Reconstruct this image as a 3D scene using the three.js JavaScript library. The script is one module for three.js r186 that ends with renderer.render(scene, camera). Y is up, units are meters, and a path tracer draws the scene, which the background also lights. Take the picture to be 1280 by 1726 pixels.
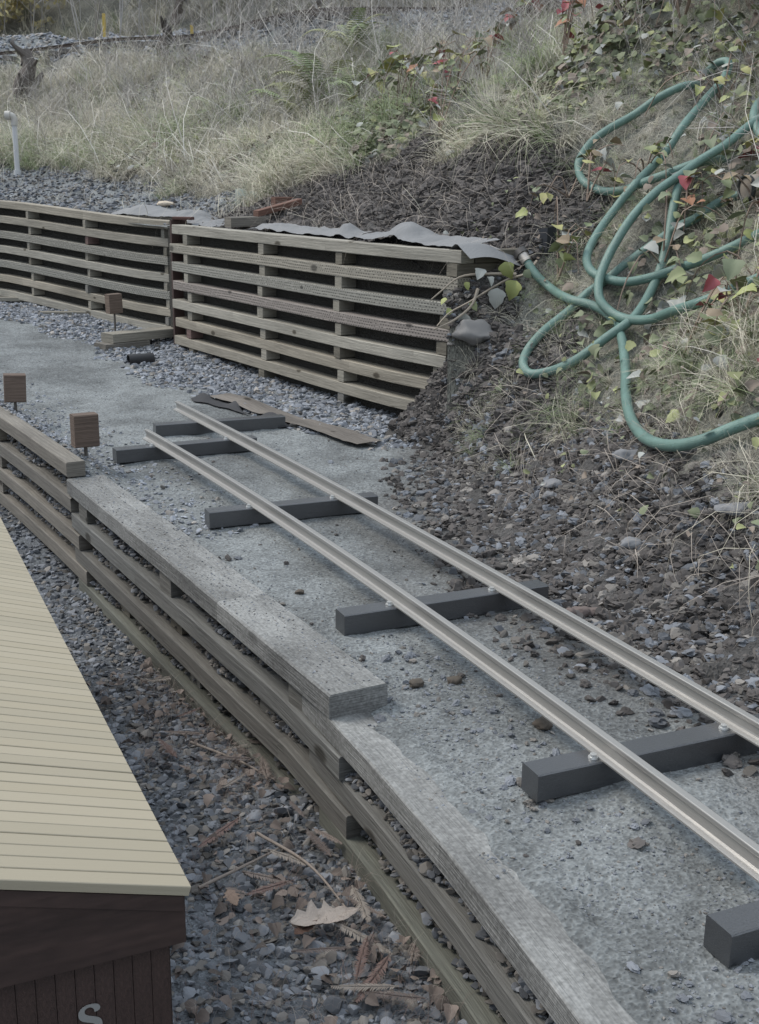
import * as THREE from 'three';
import { mergeGeometries, mergeVertices, toCreasedNormals } from 'three/addons/utils/BufferGeometryUtils.js';
import { FontLoader } from 'three/addons/loaders/FontLoader.js';
import { TextGeometry } from 'three/addons/geometries/TextGeometry.js';

// ------------------------------------------------------------------ camera, sky, sun, exposure
const scene = new THREE.Scene();
const camera = new THREE.PerspectiveCamera(46.683, 759 / 1024, 0.02, 200);
camera.position.set(0, 0.724, 0);
camera.rotation.order = 'YXZ';
camera.rotation.set(-0.27353, 0, 0.01308);
scene.add(camera);

const renderer = new THREE.WebGLRenderer({ antialias: true });
renderer.setSize(759, 1024);
renderer.toneMapping = THREE.LinearToneMapping;
renderer.toneMappingExposure = 1.42;
renderer.shadowMap.enabled = true;

{ // overcast sky, air and cloud only
  const W = 128, H = 64, d = new Float32Array(W * H * 4);
  for (let j = 0; j < H; j++) for (let i = 0; i < W; i++) {
    const el = (j + 0.5) / H * Math.PI - Math.PI / 2;            // row 0 is the nadir
    const up = Math.max(0, Math.sin(el));
    const L = 0.34 + 0.50 * up;                                   // overcast: zenith brighter than horizon
    const o = (j * W + i) * 4;
    d[o] = L * 0.88; d[o + 1] = L * 0.985; d[o + 2] = L * 1.125; d[o + 3] = 1;
  }
  const sky = new THREE.DataTexture(d, W, H, THREE.RGBAFormat, THREE.FloatType);
  sky.mapping = THREE.EquirectangularReflectionMapping;
  sky.magFilter = THREE.LinearFilter; sky.minFilter = THREE.LinearFilter; sky.needsUpdate = true;
  scene.background = sky; scene.environment = sky;
}
const sun = new THREE.DirectionalLight(0xfff6ea, 1.5);
sun.position.set(-5.2, 6.4, -4.4); sun.target.position.set(0, 0, -2.5);
sun.castShadow = true; sun.shadow.radius = 45; sun.shadow.mapSize.set(2048, 2048);
Object.assign(sun.shadow.camera, { left: -7, right: 7, top: 7, bottom: -7, near: 0.1, far: 40 });
scene.add(sun); scene.add(sun.target);

// ------------------------------------------------------------------ random, noise
let seed_ = 12345;
const reseed = s => { seed_ = s >>> 0; };
const rnd = () => { seed_ = (seed_ + 0x6D2B79F5) >>> 0; let t = seed_; t = Math.imul(t ^ (t >>> 15), t | 1); t ^= t + Math.imul(t ^ (t >>> 7), t | 61); return ((t ^ (t >>> 14)) >>> 0) / 4294967296; };
const rr = (a, b) => a + (b - a) * rnd();
const pick = a => a[Math.floor(rnd() * a.length)];
const clamp = (v, a = 0, b = 1) => Math.min(b, Math.max(a, v));
const mix = (a, b, t) => a + (b - a) * t;
const smooth = (a, b, v) => { const t = clamp((v - a) / (b - a)); return t * t * (3 - 2 * t); };
const hash3 = (x, y, z) => { let h = Math.imul(x, 374761393) ^ Math.imul(y, 668265263) ^ Math.imul(z, 2147483647 ^ 0x5bd1e995); h = Math.imul(h ^ (h >>> 13), 1274126177); return ((h ^ (h >>> 16)) >>> 0) / 4294967296; };
function vnoise(x, y, z = 0, per = 0) { // value noise 0..1, optional period in x,y
  const xi = Math.floor(x), yi = Math.floor(y), zi = Math.floor(z);
  const f = t => t * t * (3 - 2 * t), u = f(x - xi), v = f(y - yi), w = f(z - zi);
  const m = (a) => per ? ((a % per) + per) % per : a;
  const g = (i, j, k) => hash3(m(xi + i), m(yi + j), zi + k);
  return mix(mix(mix(g(0, 0, 0), g(1, 0, 0), u), mix(g(0, 1, 0), g(1, 1, 0), u), v), mix(mix(g(0, 0, 1), g(1, 0, 1), u), mix(g(0, 1, 1), g(1, 1, 1), u), v), w);
}
function fbm(x, y, z = 0, oct = 4, per = 0) { let a = 0.5, s = 0, n = 0; for (let i = 0; i < oct; i++) { s += a * vnoise(x, y, z + i * 17, per); n += a; x *= 2; y *= 2; per *= 2; a *= 0.5; } return s / n; }

// ------------------------------------------------------------------ lie of the land
// The line runs along T (towards near right); N points across it, up the bank. s, q are metres along T and N.
const TX = 0.52, TZ = 0.854, NX = 0.854, NZ = -0.52;
const toSQ = (x, z) => [TX * x + TZ * z, NX * x + NZ * z];
const toXZ = (s, q) => [TX * s + NX * q, TZ * s + NZ * q];
function curve(tab) { // smooth monotone-ish interpolation through [s, value]
  return s => {
    const n = tab.length;
    if (s <= tab[0][0]) return tab[0][1] + (tab[1][1] - tab[0][1]) / (tab[1][0] - tab[0][0]) * (s - tab[0][0]);
    if (s >= tab[n - 1][0]) return tab[n - 1][1] + (tab[n - 1][1] - tab[n - 2][1]) / (tab[n - 1][0] - tab[n - 2][0]) * (s - tab[n - 1][0]);
    let i = 0; while (s > tab[i + 1][0]) i++;
    const [x0, y0] = tab[i], [x1, y1] = tab[i + 1], h = x1 - x0, t = (s - x0) / h;
    const m = k => { if (k <= 0 || k >= n - 1) { const a = Math.min(Math.max(k, 1), n - 1); return (tab[a][1] - tab[a - 1][1]) / (tab[a][0] - tab[a - 1][0]); } return (tab[k + 1][1] - tab[k - 1][1]) / (tab[k + 1][0] - tab[k - 1][0]); };
    const t2 = t * t, t3 = t2 * t;
    return (2 * t3 - 3 * t2 + 1) * y0 + (t3 - 2 * t2 + t) * h * m(i) + (-2 * t3 + 3 * t2) * y1 + (t3 - t2) * h * m(i + 1);
  };
}
// front of the tall crib wall (two bays), then the toe of the bank
const farBay = curve([[-11, -0.8], [-9, 0.5], [-7.5, 1.27], [-6.535, 1.587], [-6.109, 1.681], [-5.621, 1.806], [-5.0, 1.96]]);
const nearBay = curve([[-5.0, 1.868], [-4.749, 1.872], [-3.989, 1.896], [-3.426, 1.906], [-3.01, 1.935], [-2.829, 1.968]]);
const bankLine = curve([[-11, -0.8], [-9, 0.5], [-7.5, 1.27], [-6.535, 1.587], [-5.621, 1.79], [-4.9, 1.88], [-3.989, 1.9], [-3.426, 1.91], [-3.01, 1.94], [-2.829, 1.95], [-2.458, 1.72], [-2.01, 1.505], [-1.579, 1.365], [-1.336, 1.315], [-1.039, 1.312], [-0.471, 1.341], [0.5, 1.4]]);
const frontWall = curve([[-8, -0.2], [-6.5, 0.4], [-5.5, 0.66], [-4.5, 0.77], [-3.367, 0.793], [-2.737, 0.789], [-2.6, 0.785], [-2.3, 0.7762], [-2.0, 0.7674], [-1.7, 0.7586], [-1.45, 0.7512], [-1.3, 0.7345], [-1.097, 0.708], [-0.933, 0.682], [-0.817, 0.658], [-0.695, 0.638], [-0.2, 0.53], [0.4, 0.38]]);
// cross-sections of the bank: [s, [[d, h], ...]]
const sections = [
  [-12, [[0, 0.62], [0.9, 0.86], [2.95, 1.74], [4.4, 1.78], [8, 3.6], [16, 8]]],
  [-6.5, [[0, 0.55], [0.3, 0.60], [0.9, 0.79], [2.95, 1.74], [4.4, 1.78], [8, 3.6], [16, 8]]],
  [-5, [[0, 0.51], [0.2, 0.53], [0.5, 0.62], [0.9, 0.80], [2.9, 1.74], [4.3, 1.78], [8, 3.6], [16, 8]]],
  [-4, [[0, 0.50], [0.15, 0.52], [0.4, 0.62], [0.9, 0.92], [2.0, 1.45], [2.75, 1.74], [4.1, 1.78], [8, 3.5], [16, 8]]],
  [-3.2, [[0, 0.50], [0.15, 0.52], [0.5, 0.76], [1.2, 1.35], [2.0, 1.92], [3.4, 1.98], [8, 3.5], [16, 8]]],
  [-2.85, [[0, 0.42], [0.2, 0.50], [0.5, 0.70], [1.1, 1.25], [2.0, 1.95], [3.4, 2.0], [8, 3.5], [16, 8]]],
  [-2.6, [[0, 0.02], [0.12, 0.15], [0.3, 0.34], [0.6, 0.62], [1.2, 1.16], [2.2, 1.95], [3.6, 2.0], [8, 3.5], [16, 8]]],
  [-2.2, [[0, 0.0], [0.2, 0.06], [0.4, 0.20], [0.7, 0.46], [1.3, 1.00], [2.4, 1.92], [3.8, 2.0], [8, 3.5], [16, 8]]],
  [-1.6, [[0, 0.0], [0.15, 0.06], [0.3, 0.19], [1.0, 0.80], [2.0, 1.65], [2.6, 1.95], [4.0, 2.0], [8, 3.5], [16, 8]]],
  [-1.0, [[0, 0.0], [0.15, 0.05], [0.3, 0.18], [1.0, 0.80], [2.0, 1.65], [2.6, 1.95], [4.0, 2.0], [8, 3.5], [16, 8]]],
  [1.0, [[0, 0.0], [0.15, 0.05], [0.3, 0.18], [1.0, 0.80], [2.0, 1.65], [2.6, 1.95], [4.0, 2.0], [8, 3.5], [16, 8]]],
];
function prof(P, d) { let i = 0; while (i < P.length - 2 && d > P[i + 1][0]) i++; const t = (d - P[i][0]) / (P[i + 1][0] - P[i][0]); return mix(P[i][1], P[i + 1][1], Math.min(t, 1.5)); }
function bankSmooth(s, d) {
  let i = 0; while (i < sections.length - 2 && s > sections[i + 1][0]) i++;
  const t = smooth(0, 1, (s - sections[i][0]) / (sections[i + 1][0] - sections[i][0])) ;
  const at = dd => mix(prof(sections[i][1], dd), prof(sections[i + 1][1], dd), t);
  return (at(d - 0.06) + at(d) * 2 + at(d + 0.06)) / 4;
}
function bankSQ(s, q) { // height of the bank
  const d = q - bankLine(s), [x, z] = toXZ(s, q);
  const g = smooth(0.0, 0.5, d);
  const rough = (fbm(x * 1.7, z * 1.7, 3, 3) - 0.5) * 0.22 * smooth(0.2, 1.2, d) + (fbm(x * 7, z * 7, 9, 3) - 0.5) * 0.09 * g;
  return bankSmooth(s, Math.max(d, -0.2)) + rough;
}
const bank = (x, z) => { const [s, q] = toSQ(x, z); return bankSQ(s, q); };
function bedSQ(s, q) { // crushed stone track bed
  const w = frontWall(s), rise = 0.075 * smooth(-3.9, -6.2, s) ;
  const shoulder = 0.056 * smooth(-2.68, -2.85, s) * smooth(0.17, 0.05, q - w);
  const near = -0.012 * smooth(-1.7, -1.3, s) * smooth(0.25, 0.05, q - w);
  const [x, z] = toXZ(s, q);
  return rise + shoulder + near + (fbm(x * 6, z * 6, 21, 3) - 0.5) * 0.018 + (fbm(x * 26, z * 26, 5, 2) - 0.5) * 0.006;
}
const bed = (x, z) => { const [s, q] = toSQ(x, z); return bedSQ(s, q); };
function lowSQ(s, q) { const [x, z] = toXZ(s, q); return -0.2 - 0.035 * smooth(-1.3, -1.9, s) + 0.02 * smooth(-2.4, -3.4, s) + (fbm(x * 5, z * 5, 31, 3) - 0.5) * 0.02; }
const low = (x, z) => { const [s, q] = toSQ(x, z); return lowSQ(s, q); };

// ------------------------------------------------------------------ scene-building kit
const taken = new Map();
const numbered = n => { const k = taken.get(n) || 0; taken.set(n, k + 1); return k ? n + '_' + String(k).padStart(3, '0') : n; };
const shade = o => { o.castShadow = true; o.receiveShadow = true; return o; };
function mesh(name, geo, mat, parent) { const m = shade(new THREE.Mesh(geo, mat)); m.name = name; if (parent) parent.add(m); return m; }
function tag(o, label, category, group, kind) { o.userData.label = label; o.userData.category = category; if (group) o.userData.group = group; if (kind) o.userData.kind = kind; return o; }
function thing(name, label, category, pos = [0, 0, 0], turn = 0, group) { const g = new THREE.Group(); g.name = numbered(name); g.position.set(...pos); g.rotation.y = turn; scene.add(g); return tag(g, label, category, group); }
function solo(name, geo, mat, label, category, group, kind) { const m = mesh(numbered(name), geo, mat); scene.add(m); return tag(m, label, category, group, kind); }
const V = (x, y, z) => new THREE.Vector3(x, y, z);
const lin = (r, g, b) => new THREE.Color().setRGB(r, g, b);

// textures: colour and relief of matter, in metres
function tex(w, h, fn, color = true) {
  const d = new Uint8Array(w * h * 4);
  for (let j = 0; j < h; j++) for (let i = 0; i < w; i++) { const c = fn(i / w, j / h), o = (j * w + i) * 4; for (let k = 0; k < 3; k++) d[o + k] = clamp(c[k]) * 255; d[o + 3] = 255; }
  const t = new THREE.DataTexture(d, w, h); t.wrapS = t.wrapT = THREE.RepeatWrapping; t.magFilter = THREE.LinearFilter; t.minFilter = THREE.LinearMipmapLinearFilter; t.generateMipmaps = true;
  if (color) t.colorSpace = THREE.SRGBColorSpace; t.needsUpdate = true; return t;
}
const rep = (t, x, y) => { const c = t.clone(); c.repeat.set(x, y); c.needsUpdate = true; return c; };
// stone dust: fine grains with darker chips
const gritH = (u, v) => 0.45 * vnoise(u * 170, v * 170, 1, 170) + 0.35 * vnoise(u * 330, v * 330, 2, 330) + 0.2 * fbm(u * 40, v * 40, 3, 2, 40);
const gritTex = tex(1024, 1024, (u, v) => { const h = gritH(u, v), c = fbm(u * 6, v * 6, 8, 4, 6), chip = vnoise(u * 210, v * 210, 40, 210); let g = 0.60 + (h - 0.5) * 0.42 + (c - 0.5) * 0.26; if (chip > 0.92) g *= 0.72; if (chip < 0.05) g *= 1.12; return [g * 0.985, g, g * 1.005]; });
const gritBump = tex(1024, 1024, (u, v) => { const h = gritH(u, v); return [h, h, h]; }, false);
// weathered softwood, grain along u
const KN = [[0.13, 0.22, 1], [0.41, 0.71, 0.8], [0.72, 0.35, 1.2], [0.9, 0.84, 0.7], [0.57, 0.1, 0.6]];
function grain(u, v) {
  let dv = 0, kn = 0;
  for (const [ku, kv, ks] of KN) { let du = u - ku; du -= Math.round(du); let ddv = v - kv; ddv -= Math.round(ddv); const r = Math.hypot(du * 62 / ks, ddv * 30 / ks); kn = Math.max(kn, smooth(1.25, 0.5, r)); dv += ddv * 0.5 * Math.exp(-r * r * 0.18); }
  const w = v + dv * 0.6 + (fbm(u * 6, v * 3, 5, 3, 6) - 0.5) * 0.05;
  const ring = 0.5 + 0.5 * Math.sin(w * 170 + fbm(u * 4, v * 4, 2, 2, 4) * 9);
  const fibre = vnoise(u * 26, v * 260, 7), fine = vnoise(u * 90, v * 500, 9);
  return { ring, fibre, fine, kn };
}
const woodTex = tex(1024, 512, (u, v) => { const g = grain(u, v), st = fbm(u * 5, v * 9, 30, 4, 0); let b = 0.80 - 0.05 * g.ring * (0.4 + g.fibre) - 0.15 * (1 - g.fibre) * 0.8 - 0.09 * (1 - g.fine) + (st - 0.5) * 0.26; b *= 1 - 0.45 * g.kn; return [b, b * (0.985 - 0.03 * g.kn), b * (0.955 - 0.08 * g.kn)]; });
const woodBump = tex(1024, 512, (u, v) => { const g = grain(u, v), h = 0.55 * g.fibre + 0.25 * g.fine + 0.1 * (1 - g.ring); return [h, h, h]; }, false);
// incised treated lumber: staggered rows of short slits
const slit = (u, v) => { const row = Math.floor(v * 34), uu = u * 88 + (row % 2) * 0.5 + hash3(row, 3, 1) * 0.15; const a = uu - Math.floor(uu), b = v * 34 - row; return (hash3(Math.floor(uu), row, 5) > 0.12 && a > 0.2 && a < 0.68 && b > 0.35 && b < 0.68) ? 1 : 0; };
const incTex = tex(1024, 512, (u, v) => { const g = grain(u, v); let b = 0.82 - 0.10 * g.ring * (0.4 + g.fibre) - 0.13 * (1 - g.fibre) - 0.08 * (1 - g.fine); b *= (1 - 0.42 * g.kn) * (1 - 0.5 * slit(u, v)); return [b, b * 0.98, b * 0.945]; });

// grey weathered plank under a film of stone dust
const dustyTex = tex(1024, 512, (u, v) => { const g = grain(u, v), st = fbm(u * 9, v * 4, 30, 4, 0), gr = 0.5 * vnoise(u * 300, v * 80, 3) + 0.5 * vnoise(u * 520, v * 130, 4); let b = 0.60 - 0.07 * (1 - g.fibre) - 0.04 * (1 - g.fine) + (st - 0.5) * 0.26 + (gr - 0.5) * 0.20; b *= 1 - 0.2 * g.kn; return [b, b, b * 0.99]; });
const woodM = {};
function wood(key, r, g, b, o = {}) { return woodM[key] = new THREE.MeshStandardMaterial({ color: lin(r, g, b), map: o.map || woodTex, bumpMap: woodBump, bumpScale: o.bump ?? 0.0012, roughness: o.rough ?? 0.88 }); }
wood('pale', 0.82, 0.79, 0.70); wood('pale2', 0.75, 0.73, 0.66); wood('pale3', 0.86, 0.82, 0.715); wood('inc', 0.80, 0.78, 0.71, { map: incTex }); wood('mauve', 0.71, 0.66, 0.65, { map: incTex });
wood('grey', 0.44, 0.445, 0.44); wood('grey2', 0.38, 0.385, 0.375); wood('mossy', 0.31, 0.33, 0.30); wood('head', 0.62, 0.60, 0.54); wood('headRed', 0.42, 0.29, 0.28); wood('headDark', 0.38, 0.36, 0.31);
wood('plank', 0.86, 0.87, 0.865, { bump: 0.0013, map: dustyTex }); wood('stain', 0.36, 0.275, 0.235); wood('stain2', 0.42, 0.325, 0.275); wood('redcut', 0.36, 0.20, 0.16); wood('drab', 0.44, 0.42, 0.39);
for (let i = 0; i < 6; i++) { const k = [1.08, 0.9, 0.98, 0.82, 1.0, 0.94][i], w = [0.0, 0.02, -0.03, 0.0, 0.035, -0.02][i]; wood('crib' + i, (0.77 + w) * k, 0.755 * k, (0.695 - w) * k, { map: i === 2 || i === 5 ? incTex : woodTex }); wood('low' + i, (0.44 + w * 0.6) * k, 0.44 * k, (0.43 - w * 0.6) * k); }
const plain = (r, g, b, rough = 0.9, o = {}) => new THREE.MeshStandardMaterial({ color: lin(r, g, b), roughness: rough, ...o });

// sweep a closed section [[across, up], ...] along a path of points; across is measured up the bank (+N side)
function sweep(pts, sec, o = {}) {
  const n = pts.length, m = sec.length, P = [], U = [], rings = [], L = [0];
  for (let i = 0; i < n; i++) {
    const a = pts[Math.max(0, i - 1)], b = pts[Math.min(n - 1, i + 1)];
    let tx = b.x - a.x, tz = b.z - a.z; const l = Math.hypot(tx, tz) || 1; tx /= l; tz /= l;
    let nx = tz, nz = -tx; if (nx * NX + nz * NZ < 0 && !o.keep) { nx = -nx; nz = -nz; }
    rings.push(sec.map(([x, y]) => V(pts[i].x + nx * x, pts[i].y + y, pts[i].z + nz * x)));
    if (i) L.push(L[i - 1] + pts[i].distanceTo(pts[i - 1]));
  }
  const per = [0]; for (let k = 0; k < m; k++) { const p = sec[k], q = sec[(k + 1) % m]; per.push(per[k] + Math.hypot(q[0] - p[0], q[1] - p[1])); }
  const us = o.us ?? 1 / 1.2, vs = o.vs ?? 1 / 0.3, u0 = o.u0 ?? 0, v0 = o.v0 ?? 0;
  const quad = (a, b, c, d, ua, ub, va, vb) => { P.push(a, b, c, a, c, d); U.push([ua, va], [ub, va], [ub, vb], [ua, va], [ub, vb], [ua, vb]); };
  // orient faces outward: test the handedness of the first ring
  const t0 = pts[1].clone().sub(pts[0]); let area = 0; const r0 = rings[0];
  for (let k = 0; k < m; k++) { const c = r0[k].clone().sub(r0[0]).cross(r0[(k + 1) % m].clone().sub(r0[0])); area += c.dot(t0); }
  const flip = area < 0;
  for (let i = 0; i < n - 1; i++) for (let k = 0; k < m; k++) {
    const k2 = (k + 1) % m, a = rings[i][k], b = rings[i + 1][k], c = rings[i + 1][k2], d = rings[i][k2];
    const ua = u0 + L[i] * us, ub = u0 + L[i + 1] * us, va = v0 + per[k] * vs, vb = v0 + per[k + 1] * vs;
    if (!flip) quad(a, d, c, b, ua, ua, va, vb), fixUV(U, ua, ub, va, vb); else quad(a, b, c, d, ua, ub, va, vb);
  }
  const tri = THREE.ShapeUtils.triangulateShape(sec.map(p => new THREE.Vector2(p[0], p[1])), []);
  for (const e of [0, n - 1]) for (const t of tri) {
    const q = t.map(k => rings[e][k]), w = t.map(k => [u0 + 0.37 + sec[k][0] * vs * 0.3, v0 + sec[k][1] * vs]);
    const nn = q[1].clone().sub(q[0]).cross(q[2].clone().sub(q[0])).dot(e ? t0 : t0.clone().negate());
    if (nn > 0) { P.push(...q); U.push(...w); } else { P.push(q[0], q[2], q[1]); U.push(w[0], w[2], w[1]); }
  }
  const g = new THREE.BufferGeometry(); g.setAttribute('position', new THREE.Float32BufferAttribute(P.flatMap(p => [p.x, p.y, p.z]), 3)); g.setAttribute('uv', new THREE.Float32BufferAttribute(U.flat(), 2)); g.computeVertexNormals(); return g;
}
function fixUV(U, ua, ub, va, vb) { U.splice(U.length - 6, 6, [ua, va], [ua, vb], [ub, vb], [ua, va], [ub, vb], [ub, va]); }
const rect = (w, h, c = 0.0025) => [[0, c], [c, 0], [w - c, 0], [w, c], [w, h - c], [w - c, h], [c, h], [0, h - c]];
// free-standing timber between two points (centre line of its underside)
function bar(a, b, w, h, o = {}) { return sweep([a, a.clone().lerp(b, 0.5), b], rect(w, h, o.c ?? 0.002).map(([x, y]) => [x - w / 2, y]), { u0: rnd(), v0: rnd(), ...o }); }
function tube(pts, r, seg = 24, rad = 6, closed = false) { return new THREE.TubeGeometry(new THREE.CatmullRomCurve3(pts, closed, 'centripetal'), seg, r, rad, closed); }
function taper(pts, r0, r1, seg = 10, rad = 5) { const g = tube(pts, 1, seg, rad), p = g.attributes.position, c = new THREE.CatmullRomCurve3(pts, false, 'centripetal'); for (let i = 0; i <= seg; i++) { const o = c.getPointAt(i / seg), r = mix(r0, r1, i / seg); for (let j = 0; j <= rad; j++) { const k = i * (rad + 1) + j; p.setXYZ(k, o.x + (p.getX(k) - o.x) * r, o.y + (p.getY(k) - o.y) * r, o.z + (p.getZ(k) - o.z) * r); } } g.computeVertexNormals(); return g; }
// angular crushed stone / rounder clod
function stone(seed, cuts = 9, detail = 1, lump = 0.12) {
  reseed(seed); const g = mergeVertices(new THREE.IcosahedronGeometry(1, detail).deleteAttribute('normal').deleteAttribute('uv')), p = g.attributes.position, pl = [];
  for (let i = 0; i < cuts; i++) pl.push([V(rr(-1, 1), rr(-1, 1), rr(-1, 1)).normalize(), cuts > 9 ? rr(0.36, 0.78) : rr(0.5, 0.85)]);
  const sc = [rr(0.85, 1.25), rr(0.6, 0.9), rr(0.75, 1.05)];
  for (let i = 0; i < p.count; i++) { const v = V(p.getX(i), p.getY(i), p.getZ(i)).multiplyScalar(1 + (hash3(i, seed, 2) - 0.5) * lump * 2); for (const [n, c] of pl) { const k = v.dot(n); if (k > c) v.addScaledVector(n, c - k); } p.setXYZ(i, v.x * sc[0], v.y * sc[1], v.z * sc[2]); }
  const f = g.toNonIndexed(); f.computeVertexNormals(); return f;
}
// scattered stuff: list of {p:[x,y,z], s:scale|[x,y,z], r:[x,y,z], c:Color} spread over geometry variants
const _m = new THREE.Matrix4(), _q = new THREE.Quaternion(), _e = new THREE.Euler();
function scatter(name, piece, label, category, geos, mat, items) {
  const g = new THREE.Group(); g.name = numbered(name); scene.add(g); tag(g, label, category, null, 'stuff');
  geos.forEach((geo, k) => {
    const it = items.filter((_, i) => i % geos.length === k); if (!it.length) return;
    const im = shade(new THREE.InstancedMesh(geo, mat, it.length)); im.name = piece; im.userData.kind = 'stuff';
    it.forEach((t, i) => { const s = Array.isArray(t.s) ? t.s : [t.s, t.s, t.s]; _m.compose(V(...t.p), t.q || _q.setFromEuler(_e.set(...(t.r || [0, 0, 0]))), V(...s)); im.setMatrixAt(i, _m); im.setColorAt(i, t.c); });
    g.add(im);
  });
  return g;
}
function sheet(nu, nv, f, uvf, colf) { // grid surface f(u,v)->Vector3
  const P = [], U = [], C = [], I = [];
  for (let j = 0; j <= nv; j++) for (let i = 0; i <= nu; i++) { const p = f(i / nu, j / nv); P.push(p.x, p.y, p.z); const w = uvf ? uvf(p, i / nu, j / nv) : [p.x, p.z]; U.push(w[0], w[1]); if (colf) { const c = colf(p, i / nu, j / nv); C.push(c.r, c.g, c.b); } }
  for (let j = 0; j < nv; j++) for (let i = 0; i < nu; i++) { const a = j * (nu + 1) + i, b = a + 1, c = a + nu + 2, d = a + nu + 1; I.push(a, b, c, a, c, d); }
  const g = new THREE.BufferGeometry(); g.setAttribute('position', new THREE.Float32BufferAttribute(P, 3)); g.setAttribute('uv', new THREE.Float32BufferAttribute(U, 2)); if (colf) g.setAttribute('color', new THREE.Float32BufferAttribute(C, 3)); g.setIndex(I); g.computeVertexNormals();
  // make the faces look up on average
  const nn = g.attributes.normal; let s = 0; for (let i = 0; i < nn.count; i += 7) s += nn.getY(i); if (s < 0) { for (let i = 0; i < I.length; i += 3) { const t = I[i + 1]; I[i + 1] = I[i + 2]; I[i + 2] = t; } g.setIndex(I); g.computeVertexNormals(); }
  return g;
}

// ------------------------------------------------------------------ ground
const groundM = new THREE.MeshStandardMaterial({ color: 0xffffff, vertexColors: true, map: rep(gritTex, 1.6, 1.6), bumpMap: rep(gritBump, 1.6, 1.6), bumpScale: 0.006, roughness: 0.97 });
const bedM = new THREE.MeshStandardMaterial({ color: 0xffffff, vertexColors: true, map: rep(gritTex, 1.45, 1.45), bumpMap: rep(gritBump, 1.45, 1.45), bumpScale: 0.0035, roughness: 0.97 });
const SOIL = lin(0.18, 0.166, 0.16), SOIL2 = lin(0.28, 0.26, 0.245), STRAW = lin(0.72, 0.69, 0.58), GRAVEL = lin(0.62, 0.65, 0.68);
// where the bank is bare earth (1), gravel, or overgrown
function cover(s, d, x, z) {
  const n = (fbm(x * 2.2, z * 2.2, 50, 4) - 0.5) * 0.9, n2 = fbm(x * 9, z * 9, 60, 2) - 0.5;
  const strip = smooth(-4.75, -5.15, s) * smooth(0.62, 0.45, d + n * 0.4 - 0.12 * smooth(-5.5, -6.5, s));           // gravelled shelf behind the far bay
  const cut = smooth(-5.0, -4.6, s + n2 * 0.2) * smooth(0.88, 0.66, d + n * 0.75 + 0.22 * smooth(-3.7, -2.9, s)) * smooth(-2.6, -2.95, s + n2 * 0.3); // dug earth behind the near bay
  const foot = smooth(-2.75, -2.4, s) * smooth(0.40, 0.22, d + n * 0.4);              // spilled foot of the bank
  const bench = smooth(2.45, 2.65, d + n * 0.2) * smooth(4.2, 4.0, d) * smooth(-2.9, -3.3, s);                        // ballast of the upper line
  const bare = Math.max(cut, foot), gravel = Math.max(strip, bench);
  return { bare, gravel, veg: clamp(1 - Math.max(bare, gravel)), foot, strip, bench, cut };
}
{
  const s0 = -15, s1 = 1.2, d1 = 15;
  const S = u => s0 + (s1 - s0) * (u < 0.18 ? u / 0.18 * 0.5 : 0.5 + (u - 0.18) / 0.82 * 0.5);
  const D = v => v < 0.75 ? -0.02 + v / 0.75 * 3.4 : 3.38 + ((v - 0.75) / 0.25) ** 1.6 * d1;
  const back = s => (s < -2.83 ? 0.065 : 0.065 - 0.065 * smooth(-2.83, -2.75, s));
  const g = sheet(560, 330, (u, v) => { const s = S(u), q = bankLine(s) + back(s) + D(v), [x, z] = toXZ(s, q); const y = bankSQ(s, q); const lump = cover(s, q - bankLine(s), x, z).bare * ((fbm(x * 22, z * 22, 70, 3) - 0.5) * 0.05); return V(x, y + lump, z); },
    p => [p.x, p.z], p => { const [s, q] = toSQ(p.x, p.z), d = q - bankLine(s), c = cover(s, d, p.x, p.z); const soil = SOIL.clone().lerp(SOIL2, clamp(fbm(p.x * 4, p.z * 4, 80, 4) * 2 - 0.5)); const k = STRAW.clone().multiplyScalar(0.45 + 0.7 * fbm(p.x * 5, p.z * 5, 81, 3)).lerp(soil, c.bare); return k.lerp(GRAVEL, c.gravel * 0.8); });
  const m = solo('hillside', g, groundM, 'earth bank rising behind the crib wall to the upper line', 'hillside', null, 'structure');
}
{ // track bed: from behind the low wall across to the toe of the bank; folded down at the low wall
  const S = u => -9 + 10 * (1 - (1 - u) ** 1.35);
  const g = sheet(420, 130, (u, v) => { const s = S(u), w = frontWall(s) + 0.053, e = bankLine(s) + 0.35; const from = s < -2.735 ? 0.040 : s < -1.352 ? 0.088 : 0.036; if (v < 0.06) { const [x, z] = toXZ(s, w + (fbm(s * 20, v * 90, 3, 2) - 0.5) * 0.03); return V(x, -0.32 + v / 0.06 * 0.31, z); } const q = mix(frontWall(s) + from, e, (v - 0.06) / 0.94), [x, z] = toXZ(s, q), dq = q - frontWall(s) - from; const lip = s > -1.352 ? -0.0155 + 0.008 * smooth(0, 0.045, dq) + 0.006 * (fbm(x * 30, z * 30, 3, 3) - 0.5) : -9; return V(x, dq < 0.05 ? Math.max(bedSQ(s, q) - 0.004 * smooth(0.05, 0, dq), lip) : bedSQ(s, q), z); },
    (p, u, v) => v < 0.06 ? [p.x + p.z, p.y] : [p.x, p.z],
    (p, u, v) => { const t = fbm(p.x * 3, p.z * 3, 90, 4), [s, q] = toSQ(p.x, p.z), dd = bankLine(s) - q; const dirt = v < 0.06 ? 0.8 : smooth(0.34, 0.0, dd + (t - 0.5) * 0.6) * smooth(-3.6, -2.6, s); return lin(0.555, 0.575, 0.575).multiplyScalar(0.8 + 0.4 * t).lerp(SOIL2, dirt * 0.85); });
  solo('track_bed', g, bedM, 'grey crushed stone track bed under the new rails', 'ground', null, 'structure');
}
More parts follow.
